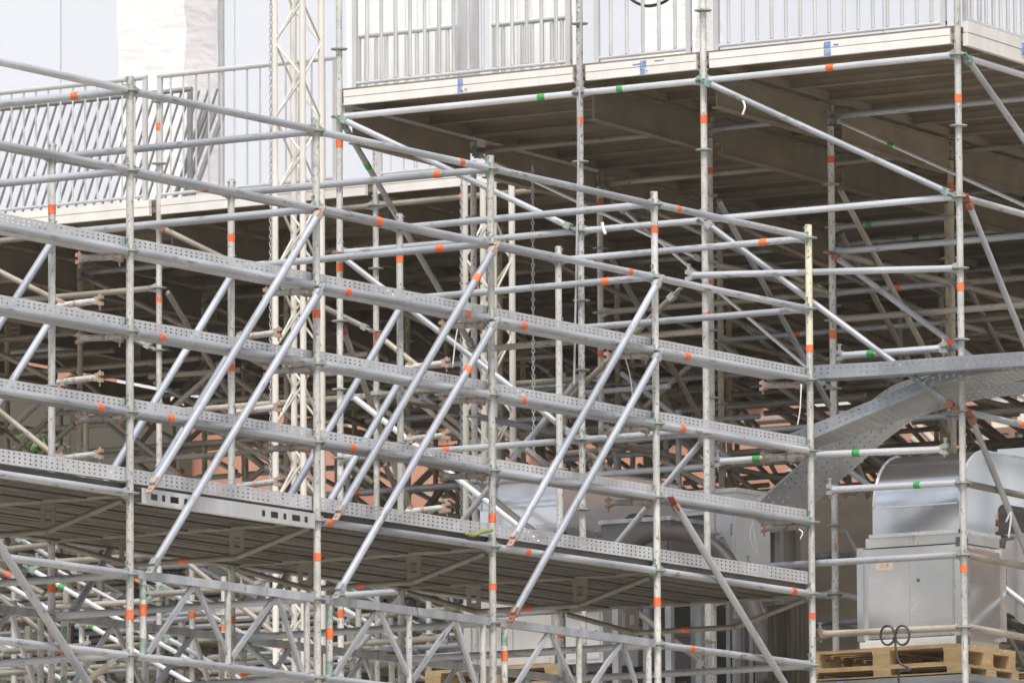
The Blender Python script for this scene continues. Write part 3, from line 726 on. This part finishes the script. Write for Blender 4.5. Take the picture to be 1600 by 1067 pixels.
ribbon('wide bent perforated tray climbing steeply from the fourth tray to the right', [P3(1165, 800, 8.75), P3(1200, 772, 8.75), P3(1290, 692, 8.75), P3(1360, 632, 8.75), P3(1410, 608, 8.72), P3(1500, 598, 8.65), P3(1640, 596, 8.6)], [-.6, -1.0, -1.05, -.95, -.7, -.35, -.1], .27, .09)

# ------------------------------------------------------------------ box trusses and chains
def box_truss(label, x, a, z0, z1, s=.262):
    c = px(x, 500, a=a); r = thing('box_truss', label, 'truss', (c.x, c.y, z0))
    # near-left chord at c ; others at +a and -b
    cs_ = [Vector((c.x, c.y, 0)), Vector((c.x, c.y-s, 0)), Vector((c.x+s, c.y-s, 0)), Vector((c.x+s, c.y, 0))]
    for q in cs_: tube('chord', q+Vector((0,0,z0)), q+Vector((0,0,z1)), .026, M['cream'], r)
    st = .30
    for f_ in range(4):
        A_, B_ = cs_[f_], cs_[(f_+1) % 4]; z = z0; k = f_ % 2
        while z+st < z1:
            p, q = (A_, B_) if k % 2 == 0 else (B_, A_)
            tube('lacing', p+Vector((0,0,z)), q+Vector((0,0,z+st)), .0095, M['cream'], r, 6); z += st; k += 1
    return c
TA = 11.6
box_truss('tall cream aluminium box truss rising past the left railing, chain beside it', 430, TA, 5.9, 13.4)
box_truss('shorter cream box truss standing under the platform corner', 727, TA+.2, 5.9, 10.70)
LINK = cached('link', lambda: (lambda: (lambda v, f: mesh('chain_link', v, f, True))(*(lambda n, m_: ([( (.010+.0045*math.cos(2*math.pi*j/m_))*math.cos(2*math.pi*i/n), .0045*math.sin(2*math.pi*j/m_), (.018+.0045*math.cos(2*math.pi*j/m_))*math.sin(2*math.pi*i/n)) for i in range(n) for j in range(m_)],
        [(i*m_+j, ((i+1) % n)*m_+j, ((i+1) % n)*m_+(j+1) % m_, i*m_+(j+1) % m_) for i in range(n) for j in range(m_)]))(8, 5)))())
def chain(label, x, a, y0, y1, dx=0):
    p = px(x, y0, a=a); q = px(x+dx, y1, a=a); r = thing('chain', label, 'chain', tuple(p)); n = int((p-q).length/.031)
    # links joined in runs of 12
    v0 = [tuple(v.co) for v in LINK.vertices]; f0 = [tuple(f.vertices) for f in LINK.polygons]
    mb = MB()
    for i in range(n):
        c = p.lerp(q, i/n); R_ = Matrix.Rotation(math.pi/2*(i % 2)+.4, 3, 'Z'); k = len(mb.v)
        mb.v += [tuple(R_ @ Vector(v)*1.0+c) for v in v0]; mb.f += [tuple(k+t for t in f) for f in f0]
    mb.obj('links', M['greypipe'], r, kind='stuff')
chain('steel chain hanging down the left side of the tall box truss', 423, TA-.1, -20, 880)
chain('steel chain hanging left of the shorter box truss', 721, TA, 235, 810)
chain('free hanging steel chain right of the shorter box truss', 832, A0+.9, 262, 715, 2)
o = tube('cable', px(909, -20, a=A0-.08), px(897, 600, a=A0-.08), .008, M['greypipe'], None, 8); tag(o, 'thin dark cable running down beside the speckled scaffold post', 'cable')

# ------------------------------------------------------------------ air handling units, ducts
def elbow_prof(w, h, n=10, r=None):
    """a-z profile: rises from z=0 and bends to +a; outer radius = h"""
    pts = [(0, 0), (0, h*.35)]
    for i in range(1, n+1):
        t = math.pi/2*i/n; pts.append((w*.75*(1-math.cos(t)), h*.35+h*.65*math.sin(t)))
    pts += [(w*1.9, h), (w*1.9, h*.42), (w*1.25, h*.42)]
    for i in range(1, 6):
        t = math.pi/2*i/5; pts.append((w*1.25-w*.25*math.sin(t), h*.42-h*.25*(1-math.cos(t))))
    pts += [(w, 0)]
    return pts
def air_unit(label, corner, wb, wa, h, eh, label2, boxm='cab', em='sheet'):
    """corner: near corner (smallest a, smallest b) at the base"""
    c = Vector(corner); r = thing('air_unit', label, 'air unit', tuple(c))
    g = MB(); g.box((.03, .03, .05), (wa-.03, wb-.03, h)); g.obj('casing', M[boxm], r, Matrix.Translation(c))
    g = MB(); g.box((-.004, .09, .075), (.026, wb-.09, h-.06)); g.obj('front_panel', M[boxm], r, Matrix.Translation(c))
    g = MB(); g.box((.09, -.004, .075), (wa-.09, .026, h-.03)); g.obj('side_panel', M['sheet'], r, Matrix.Translation(c))
    for (x, y) in ((-.01, 0), (-.01, wb-.05), (wa-.045, 0), (wa-.045, wb-.05)):
        g = MB(); g.box((x, y, .06), (x+.055, y+.05, h+.01)); g.obj('corner_post', M['cab'], r, Matrix.Translation(c))
    g = MB(); g.box((0, .06, 0), (wa, wb-.06, .065)); g.box((-.012, .1, .01), (0, wb-.02, .055)); g.obj('base_rail', M['fascia'], r, Matrix.Translation(c))
    for (x, y) in ((-.006, .0), (-.006, wb-.07), (-.006, .0)):
        pass
    g = MB(); g.box((-.012, .0, 0), (.09, .055, .065)); g.box((-.008, wb-.055, 0), (.09, wb, .065)); g.obj('corner_block', M['dcab'], r, Matrix.Translation(c))
    g = MB(); g.box((-.014, -.006, h-.02), (.07, .05, h+.045)); g.obj('corner_block', M['dcab'], r, Matrix.Translation(c))
    rr_ = random.Random(int(wb*1000))
    for y_ in [.03+ (wb-.06)*t for t in (0, .2, .4, .6, .8, 1)]:
        for z_ in (.085, h-.075): g = MB(); g.cyl((-.008, min(max(y_, .105), wb-.105), z_), (-.0035, min(max(y_, .105), wb-.105), z_), .006, 8); g.obj('screw', M['greypipe'], r, Matrix.Translation(c))
    g = MB(); g.box((-.0065, wb*.50, .075), (-.0042, wb*.506, h-.065)); g.obj('panel_seam', M['greypipe'], r, Matrix.Translation(c))
    g = MB(); g.box((-.0075, wb*.66, h-.16), (-.0045, wb*.82, h-.085)); g.obj('sticker', M['sticker'], r, Matrix.Translation(c))
    g = MB(); g.box((-.009, wb*.70, h-.135), (-.0078, wb*.715, h-.11)); g.box((-.009, wb*.725, h-.135), (-.0078, wb*.73, h-.11)); g.box((-.009, wb*.745, h-.12), (-.0078, wb*.775, h-.115)); g.box((-.009, wb*.745, h-.135), (-.0078, wb*.775, h-.13)); g.obj('print', M['copper'], r, Matrix.Translation(c), kind='stuff')
    g = MB(); g.cyl((-.0075, wb*.42, h*.66), (-.0045, wb*.42, h*.66), .014, 10); g.obj('dark_stain', M['dcab'], r, Matrix.Translation(c))
    g = MB(); g.box((.035, .035, h+.01), (wa-.02, wb-.05, h+.08)); g.obj('collar', M['cab'], r, Matrix.Translation(c))
    # duct elbow on top: its own thing
    e = thing('duct_elbow', label2, 'duct', tuple(c+Vector((0, 0, h+.08))))
    mw = Matrix.Translation(c+Vector((.05, .05, h+.08)))
    g = MB(); g.prism([(u, v) for u, v in elbow_prof(wa-.1, eh)], 1, 0, wb-.15); g.obj('elbow_body', M[em], e, mw, True)
    g = MB(); g.box((-.02, -.015, 0), (wa*.92, -.001, .025)); g.box((-.02, -.015, .0), (-.001, wb-.13, .025)); g.obj('flange', M['bright'], e, mw)
    fl = elbow_prof(wa-.1, eh)
    pts = [(0, 0), (0, eh*.35)]
    pw = [Vector((u, -.004, v)) for u, v in fl[:13]]
    hose(pw, .007, 'seam', M['bright'], parent=e, res=2).matrix_basis = WM[e].inverted() @ mw
    for y_ in (.0, wb-.16): hose([Vector((u-.004, y_, v)) for u, v in fl[1:13]], .008, 'seam', M['bright'], parent=e, res=2).matrix_basis = WM[e].inverted() @ mw
    g = MB(); g.box((-.0035, .02, eh*.35-.006), (-.0005, wb-.17, eh*.35+.006)); g.obj('joint_strip', M['bright'], e, mw)
    for u in (.15, .5): g = MB(); g.box((u*wa, -.028, .003), (u*wa+.03, -.016, .02)); g.obj('clamp', M['bright'], e, mw)
    g = MB(); g.box((-.035, wb*.4, .003), (-.021, wb*.4+.03, .02)); g.obj('clamp', M['bright'], e, mw)
    return r, e
AU = 9.75
c1 = px(1506, 1006, a=AU); l1 = px(1341, 1006, a=AU); topc = px(1506, 848, a=AU); et = px(1500, 700, a=AU)
air_unit('stained silver air handling unit on pallets at the right', c1, l1.y-c1.y, .62, topc.z-c1.z, et.z-topc.z-.06, 'shiny curved sheet metal elbow on top of the right hand unit')
AU2 = 10.6
c2 = px(878, 1036, a=AU2); l2 = px(728, 1036, a=AU2); t2 = px(880, 838, a=AU2); e2 = px(880, 728, a=AU2)
air_unit('white panelled air unit under the deck, left of the grey cabinets', c2, l2.y-c2.y, 1.0, t2.z-c2.z, e2.z-t2.z-.06, 'bright reflective duct elbow seen through the deck braces', 'white_u', 'sky_white_m')
def cabinet(label, x0, x1, y0, y1, a, depth, m, door=True, name='cabinet', cat='cabinet'):
    p = px(x1, y1, a=a); q = px(x0, y1, a=a); t = px(x1, y0, a=a); w_ = q.y-p.y; h = t.z-p.z
    r = thing(name, label, cat, tuple(p)); mw = Matrix.Translation(p)
    g = MB(); g.box((0, 0, 0), (depth, w_, h)); g.obj('body', M[m], r, mw)
    g = MB(); g.box((-.012, .02, .03), (-.0, w_-.02, h-.03)); g.obj('door', M[m], r, mw)
    g = MB(); g.box((-.02, w_*.12, h*.45), (-.0125, w_*.2, h*.6)); g.obj('handle', M['greypipe'], r, mw)
    g = MB(); g.box((-.02, -.015, h), (depth+.02, w_+.015, h+.03)); g.obj('lid', M['fascia'] if m == 'pale' else M['tube'], r, mw)
    
    for x_ in (.05, depth-.12): g = MB(); g.box((x_, .03, -.06), (x_+.07, w_-.03, -.001)); g.obj('skid', M['dcab'], r, mw)
    for x_ in (.05, depth-.12):
        for y_ in (.04, w_-.1): g = MB(); g.box((x_+.01, y_, 5.904-p.z), (x_+.06, y_+.05, -.061)); g.obj('support_leg', M['case'], r, mw)
    return r
cabinet('pale grey cabinet standing below the deck right of the white unit', 884, 942, 950, 1034, 10.55, .5, 'pale')
cabinet('dark silver cabinet behind the deck braces with light band', 940, 1048, 812, 870, 10.2, .6, 'dcab')
cabinet('pale tall cabinet behind the front scaffold right end', 1118, 1150, 768, 892, 11., .5, 'pale')
cabinet('grey side cabinet below the deck beside the pale one', 950, 1000, 985, 1040, 11.5, .8, 'case')
cabinet('white flat cabinet top behind the fourth tray', 1062, 1152, 768, 800, 11.3, .8, 'pale')
hose([px(x, y, a=9.9) for x, y in ((985,852),(1012,835),(1050,832),(1095,842),(1130,868),(1160,915),(1185,980),(1195,1070))], .062, 'flexible_hose', M['hosem'], 'thick black flexible hose arching behind the deck edge tray', 'hose')
hose([px(x, y, a=9.95) for x, y in ((1125,862),(1150,880),(1172,920),(1180,980))], .03, 'flexible_hose', M['greypipe'], 'thinner grey hose bending beside the thick black one', 'hose')
# duct continuing right
g = MB(); c = px(1560, 835, a=10.9); g.box((10.9, c.y-1.6, c.z), (11.5, c.y, c.z+.62)); o = g.obj('duct', M['sheet']); tag(o, 'horizontal sheet metal duct at the right edge behind the elbow', 'duct')
g = MB(); c = px(1500, 820, a=11.4); 
# concrete wall and corrugated sheet
def wallpiece(name, label, cat, x0, x1, y0, y1, a, m, th=.3, jag=.05, z0=5.9):
    p = px(x1, y0, a=a); q = px(x0, y0, a=a); n = 24; mb = MB(); v = []
    pts = [(p.y, z0)]+[(p.y+(q.y-p.y)*i/n, p.z+(px(x0, y0, a=a).z-p.z)*i/n+wobble(jag)) for i in range(n+1)]+[(q.y, z0)]
    mb.prism(pts, 0, a, a+th); o = mb.obj(name, m); tag(o, label, cat); return o
wallpiece('rough_wall', 'rough brown concrete wall between the front scaffold corner and the silver unit', 'wall', 1180, 1390, 775, 1000, 13.0, M['conc'])
wallpiece('dark_backdrop', 'dark brown backdrop wall below the right end of the deck', 'wall', 985, 1205, 905, 1000, 13.4, M['base'])  # backdrop added to darken the gap behind the cabinets
cw = thing('corrugated_fence', 'brown grey corrugated sheet fence behind the right end of the trays', 'fence', tuple(px(1200, 900, a=12.2)))
corrugated(px(1262, 900, a=12.2).y, px(1150, 900, a=12.2).y, 5.904, px(1200, 790, a=12.2).z, 12.2, .16, .03, 'corrugated_sheet', M['corb'], cw)
for x in (1215, 1158): c = px(x, 900, a=12.12); tube('fence_post', (c.x, c.y, 5.904), (c.x, c.y, px(x, 785, a=12.12).z), .02, M['fascia'], cw)
# hanging strips near the corner post
hs_ = thing('strip_curtain', 'dark hanging rubber strips below the deck at the corner post', 'curtain', tuple(px(1235, 945, a=9.2)))
for i in range(9):
    x = 1203+7.2*i; t_ = px(x, 946-.1*(x-1200), a=9.2); 
    g = MB(); wv = [(-.006, -.02), (.012, -.012), (-.004, .0), (.012, .012), (-.006, .02), (.0, .02), (.018, .012), (.004, 0), (.018, -.012), (0, -.02)]
    g.prism(wv, 2, -1.3+wobble(.05), 0); g.obj('strip', M['rubber'], hs_, Matrix.Translation(t_) @ Matrix.Rotation(wobble(.5), 4, 'Z'))
# white tarpaulin at right edge
mb = MB(); n = 14
for i in range(n+1):
    for j in range(n+1):
        c = px(1572+(i/n)*60, 845+(j/n)*(110+60*i/n)+(-18*i/n), a=12.0); mb.v.append((c.x+wobble(.012)+.03*math.sin(i*.9), c.y, c.z))
for i in range(n):
    for j in range(n): k = i*(n+1)+j; mb.f.append((k, k+1, k+n+2, k+n+1))
k0 = len(mb.v); mb.v += [(v[0]+.02, v[1], v[2]) for v in mb.v[:k0]]; mb.f += [tuple(k0+i for i in f)[::-1] for f in mb.f[:]]
o = mb.obj('tarpaulin', M['cloth']); autosmooth(o.data, 60); tag(o, 'bright white tarpaulin at the right edge behind the silver unit', 'tarpaulin')

# ------------------------------------------------------------------ pallets and cases
def pallet(label, c, rot=0, group=None, L=1.2, W=.8, hs=1.):
    r = thing('pallet', label, 'pallet', tuple(c), group); mw = Matrix.Translation(c) @ Matrix.Rotation(rot, 4, 'Z') @ Matrix.Diagonal((1, 1, hs, 1))
    # L along b (local y), W along a (local x); local origin is the corner with smallest a and b
    for x, w_ in ((0, .10), (W/2-.07, .145), (W-.10, .10)):
        g = MB(); g.box((x, 0, 0), (x+w_, L, .022)); g.obj('bottom_board', M['wood'], r, mw)
        for y in (0, L/2-.07, L-.14):
            g = MB(); g.box((x+.002, y+.002, .022), (x+w_-.002, y+.14, .10)); bo = g.obj('block', M['wood'], r, mw)
    for y in (0, L/2-.07, L-.145):
        g = MB(); g.box((.0, y+.001, .10), (W, y+.144, .122)); g.obj('cross_board', M['wood'], r, mw)
    for x, w_ in ((0, .145), (.19, .10), (W/2-.07, .145), (W-.29, .10), (W-.145, .145)):
        g = MB(); g.box((x, 0, .122), (x+w_, L, .144)); g.obj('top_board', M['wood'], r, mw)
    return r
pz = c1.z
pa = px(1325, 1010, a=AU-.12)
def pal_at(x, a): return px(x, 1010, a=a).y
zt = pz-.146
pallet('upper pallet under the silver unit, right one at the corner post', (AU-.1, pal_at(1512, AU), zt), L=1.3)
pallet('lower pallet directly below the silver unit', (AU-.13, pal_at(1520, AU), zt-.067), hs=.45, L=1.34)
pallet('lower pallet behind, reaching the right edge', (AU+.75, pal_at(1520, AU)-.25, zt-.067), hs=.45)
pallet('pallet below the white panelled unit under the deck', (AU2-.05, c2.y-.02, c2.z-.147))
def box_case(label, x0, x1, ytop, a, depth, marks=()):
    p = px(x1, ytop, a=a); q = px(x0, ytop, a=a); w_ = q.y-p.y; h = .55
    r = thing('transport_case', label, 'case', (p.x, p.y, p.z-h)); mw = Matrix.Translation((p.x, p.y, p.z-h))
    g = MB(); g.box((0, 0, 0), (depth, w_, h-.03)); g.obj('body', M['case'], r, mw)
    g = MB(); g.box((-.012, -.012, h-.05), (depth+.012, w_+.012, h)); g.obj('lid', M['case'], r, mw)
    for x in marks: c = px(x, ytop+12, a=a-.02); g = MB(); g.box((-.016, c.y-p.y-.03, h-.045), (-.013, c.y-p.y+.03, h-.005)); g.obj('blue_marking', M['blue'], r, mw)
    # under-support down to the terrace
    for y in (.05, w_-.13):
        for x in (.05, depth-.13): g = MB(); g.box((x, y, min(-.01, 5.904-(p.z-h))), (x+.08, y+.08, 0)); g.obj('support_leg', M['case'], r, mw)
    return r
zc = zt-.067
yc_ = lambda a: project((a, c1.y, zc))[1]
cy = project((AU-.14, pal_at(1520, AU), zc))[1]
p_ = px(1512, cy+1, a=AU-.14)
box_case('grey metal case with two blue marks carrying the right pallet stack', 1278, 1515, cy+2, AU-.14, 1.9, (1312,))
box_case('brown cardboard coloured case below the deck girder', 712, 880, project((AU2-.06, c2.y, c2.z-.147))[1]+3, AU2-.06, .9)
# looped cable on the ledger in front of the pallets
for k, xc in enumerate((1387, 1410)):
    pts = [px(xc+11*math.cos(t), 992+15*math.sin(t), a=A0-.06+.02*k) for t in [i*math.pi/5 for i in range(11)]]
    hose(pts, .0085, 'cable_loop', M['black'], ('left', 'right')[k]+' ring of black cable looped over the ledger before the pallets', 'cable', res=3)
hose([px(x, y, a=A0-.05) for x, y in ((1398,990),(1400,1015),(1406,1035),(1424,1046),(1405,1050),(1406,1080))], .0085, 'cable', M['black'], 'black cable end dangling below the two rings', 'cable')

# ------------------------------------------------------------------ ties, strings, strap
def tie(label, pts, a, r=.0045, m='white_t', cat='string', name='string', b=None):
    hose([px(x, y, a=a) if b is None else px(x, y, b=b) for x, y in pts], r, name, M[m], label, cat)
tie('white plastic tie hanging below the upper tray left of the third post', [(718,500),(712,530),(707,575)], 5.6)
tie('white cord dangling from the third tray between braces', [(975,552),(985,590),(990,640)], 6.2)
tie('white loop of string hanging behind the right end of the deck', [(1176,815),(1172,840),(1180,860),(1184,868),(1178,830),(1176,815)], 8.4)
tie('white string tied to the ledger end beside the corner post', [(1248,826),(1254,832),(1250,842)], 8.1)
tie('white strip hanging from the platform brace near its upper end', [(1161,158),(1164,168),(1160,180)], A0-.1, .008)
tie('pale string hanging by the corner post below the straight tray', [(1252,600),(1250,640),(1246,664)], 8.1)
tie('white tail of cord at the right duct opening', [(1572,815),(1580,800),(1576,840)], A0+.3, .007)
tie('white tag wrapped around the middle ledger left of the taped post', [(941,348),(943,358),(946,366)], A0-.06, .012)
sr = hose([px(x, y, b=-.02) for x, y in ((728,833),(740,836),(750,832),(768,828))], .012, 'ratchet_strap', M['lime'], 'lime green strap lying on the deck edge by the third post', 'strap')
# striped tape bit
hose([px(x, y, a=A0-.02) for x, y in ((1277,986),(1281,992),(1284,997))], .012, 'barrier_tape', M['red'], 'red and white barrier tape knotted at the lowest ledger end', 'tape')

# ------------------------------------------------------------------ stored scaffold parts on the terrace (lower left, seen through the scaffold)
rs = random.Random(5)
def stack(label, x, y, a, n, rows, L, dirb=True, m='tube'):
    c = px(x, y, a=a); r = thing('tube_stack', label, 'tube stack', tuple(c))
    for j in range(rows):
        for i in range(n):
            o_ = Vector((0, 0, j*.058)) + (Vector((i*.058, 0, 0)) if dirb else Vector((0, i*.058, 0)))
            d = Vector((0, L, 0)) if dirb else Vector((L, 0, 0))
            p = c+o_+Vector((rs.uniform(-.02, .02),)*2+(0,)) if False else c+o_
            e = rs.uniform(-.06, .06); sh = Vector((0, e, 0)) if dirb else Vector((e, 0, 0))
            tube('stored_tube', p+sh, p+d+sh, TR, M[rs.choice(('tube', 'shade_toned', 'shade_toned'))], r, 8)
    for u in (.15, .8):
        for nm, lo, hi in (('rack_beam', (-.06, u*L-.03, -.07), (n*.058+.02, u*L+.03, -.027)), ('rack_post', (-.065, u*L-.025, -.07-(c.z-.07-5.904)), (-.03, u*L+.025, rows*.058+.1)), ('rack_post', (n*.058, u*L-.025, -.07-(c.z-.07-5.904)), (n*.058+.04, u*L+.025, rows*.058+.1))):
            g = MB(); g.box(lo, hi); g.obj(nm, M['shade_toned'], r, Matrix.Translation(c))
k = 0
for (x, y, a) in ((150, 960, 13.2), (330, 1000, 13.4), (520, 980, 13.6), (250, 915, 15.8), (430, 930, 16.2), (640, 940, 15.5), (90, 1040, 13.0), (600, 1045, 13.1)):
    lab = ['rack of stored tubes behind the lower left girders, leftmost high one', 'rack of stored tubes behind the first girder bay', 'rack of stored tubes behind the second front post', 'farther rack of stored tubes just under the deck shade', 'farther rack of stored tubes beside the tall truss foot',
           'farther rack of stored tubes left of the white unit', 'lowest rack of stored tubes at the lower left corner', 'lowest rack of stored tubes between second and third posts'][k]
    stack(lab, x, y, a, 7, 4, 1.7); k += 1
# leafy shrubs seen through at left
def shrub(label, x, y, a, rad, n=700):
    c = px(x, y, a=a); mb = MB(); rr = random.Random(x)
    for i in range(n):
        d = Vector((rr.gauss(0, 1), rr.gauss(0, 1), rr.gauss(0, .7))).normalized()*rad*rr.uniform(.4, 1); q = c+d; u = Vector((rr.gauss(0,1), rr.gauss(0,1), rr.gauss(0,1))).normalized()*.07; v = u.orthogonal().normalized()*.045
        k = len(mb.v); mb.v += [tuple(q-u), tuple(q+v), tuple(q+u), tuple(q-v)]; mb.f.append((k, k+1, k+2, k+3))
    r = thing('shrub', label, 'shrub', (c.x, c.y, 5.904)); mb.obj('foliage', M['hedge'], r, kind='stuff'); tube('stem', (c.x, c.y, 5.904), (c.x, c.y, c.z), .04, M['shade_toned'], r, 6)
shrub('small green shrub glimpsed through the scaffold at the far left', 66, 697, 28.5, .28, 160)

lowd = Scaf('lower scaffold bays behind the girders with bright aluminium diagonals', loc=(12, 8, 5.9))
for a_, pts in ((12.45, ((40,884,330,1050,98), (-20,895,100,965,None), (120,965,330,1085,144), (247,915,560,1090,None), (430,890,650,1015,None), (-30,985,120,1075,None), (250,990,420,1085,None), (20,835,130,900,None))), (14.3, ((60,1000,200,1080,None), (300,880,520,1000,None), (560,905,720,1000,None)))):
    for (x0, y0, x1, y1, tx) in pts: lowd.brace(px(x0, y0, a=a_), px(x1, y1, a=a_), 'bright' if x0 in (40,-20,120,430) else 'tube', [(tx, 'green')] if tx else (), ('green_p', 'head'), r=.02)
for (x0, y0, x1, y1, a_) in ((0,858,90,850,11.8), (55,880,270,865,11.8), (400,905,560,893,12.0), (0,1018,140,1008,12.0), (230,930,380,918,12.2), (500,1010,700,995,12.0), (330,960,520,948,12.9), (540,965,730,950,12.9)):
    lowd.ledger(px(x0, y0, a=a_), px(x1, y1, a=a_), 'shade_toned')
for x_, a_, y0, y1 in ((22,12.9,880,1080), (350,12.2,900,1080), (300,12.9,880,1080), (560,12.4,940,1080), (445,13.5,930,1080), (128,12.5,950,1080), (670,12.9,930,1080), (610,13.5,950,1080)):
    c = px(x_, y0, a=a_); lowd.standard(c.x, c.y, 5.904, c.z, [c.z-.3-.5*k for k in range(4)], 'post', [(y0+80, 'orange')], ros='merged')
bk = Scaf('dense dark scaffold struts silhouetted against the salmon wall', loc=(26, 2, 5.9)); rb = random.Random(21)
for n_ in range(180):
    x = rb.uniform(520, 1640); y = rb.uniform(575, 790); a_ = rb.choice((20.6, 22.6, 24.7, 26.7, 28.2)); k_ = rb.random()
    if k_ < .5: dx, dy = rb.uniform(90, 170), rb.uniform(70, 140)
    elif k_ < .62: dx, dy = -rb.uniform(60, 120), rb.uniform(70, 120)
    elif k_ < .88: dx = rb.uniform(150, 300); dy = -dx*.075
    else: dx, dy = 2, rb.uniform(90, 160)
    bk.ledger(px(x, y, a=a_), px(x+dx, y+dy, a=a_), 'shade_toned', (), None, n=8, name='diagonal_brace' if k_ < .62 else 'ledger' if k_ < .88 else 'standard', r=rb.choice((.024, .024, .035)))

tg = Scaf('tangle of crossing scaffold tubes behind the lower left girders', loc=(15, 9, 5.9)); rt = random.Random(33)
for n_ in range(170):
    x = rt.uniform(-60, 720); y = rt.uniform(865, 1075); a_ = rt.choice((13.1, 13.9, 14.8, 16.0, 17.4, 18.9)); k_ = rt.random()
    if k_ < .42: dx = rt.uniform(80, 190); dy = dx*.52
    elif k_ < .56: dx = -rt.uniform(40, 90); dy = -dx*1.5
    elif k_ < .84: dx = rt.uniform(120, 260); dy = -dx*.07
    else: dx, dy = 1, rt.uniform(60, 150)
    m_ = rt.choice(('shade_toned', 'shade_toned', 'tube', 'tube', 'bright')); p_, q_ = px(x, y, a=a_), px(x+dx, y+dy, a=a_)
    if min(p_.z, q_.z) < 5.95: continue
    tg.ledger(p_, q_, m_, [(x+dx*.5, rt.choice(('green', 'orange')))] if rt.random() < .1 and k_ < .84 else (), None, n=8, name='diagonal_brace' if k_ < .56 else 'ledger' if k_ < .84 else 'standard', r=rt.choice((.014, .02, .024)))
rc = random.Random(8); md = Scaf('scaffold tubes crossing above the deck under the stage', loc=(15, 5, 5.9))
for n_ in range(90):
    x = rc.uniform(-60, 1250); y = rc.uniform(560, 730); a_ = rc.choice((13.5, 15.5, 17.5)); k_ = rc.random()
    if k_ < .4: dx = rc.uniform(90, 200); dy = dx*rc.choice((.55, .8))
    elif k_ < .55: dx = -rc.uniform(60, 120); dy = -dx*.9
    elif k_ < .85: dx = rc.uniform(150, 300); dy = -dx*.075
    else: dx, dy = 2, rc.uniform(100, 190)
    md.ledger(px(x, y, a=a_), px(x+dx, y+dy, a=a_), rc.choice(('shade_toned', 'shade_toned', 'tube')), (), None, n=8, name='diagonal_brace' if k_ < .55 else 'ledger' if k_ < .85 else 'standard', r=.023)

for n_ in range(55):
    x = rc.uniform(-60, 1500); y = rc.uniform(400, 560); a_ = rc.choice((17.5, 19.5, 21.5, 23.5)); k_ = rc.random()
    if k_ < .5: dx = rc.uniform(90, 190); dy = dx*rc.choice((.55, .8))
    elif k_ < .9: dx = rc.uniform(150, 280); dy = -dx*.08
    else: dx, dy = 2, rc.uniform(100, 170)
    md.ledger(px(x, y, a=a_), px(x+dx, y+dy, a=a_), rc.choice(('shade_toned', 'shade_toned', 'tube')), (), None, n=8, name='diagonal_brace' if k_ < .5 else 'ledger' if k_ < .9 else 'standard', r=.02)

# ------------------------------------------------------------------ thin haze put in to lift the dark tones
hz = MB(); hz.box((-265, -265, -1), (265, 265, 23.5)); hm = bpy.data.materials.new('added_haze'); hm.use_nodes = True
for n_ in list(hm.node_tree.nodes):
    if n_.type == 'BSDF_PRINCIPLED': hm.node_tree.nodes.remove(n_)
pv = hm.node_tree.nodes.new('ShaderNodeVolumePrincipled'); pv.inputs['Color'].default_value = (.95, .93, .9, 1); pv.inputs['Density'].default_value = .00025
hm.node_tree.links.new(pv.outputs[0], hm.node_tree.nodes['Material Output'].inputs['Volume'])
ho_ = hz.obj('added_haze', hm); ho_['kind'] = 'stuff'
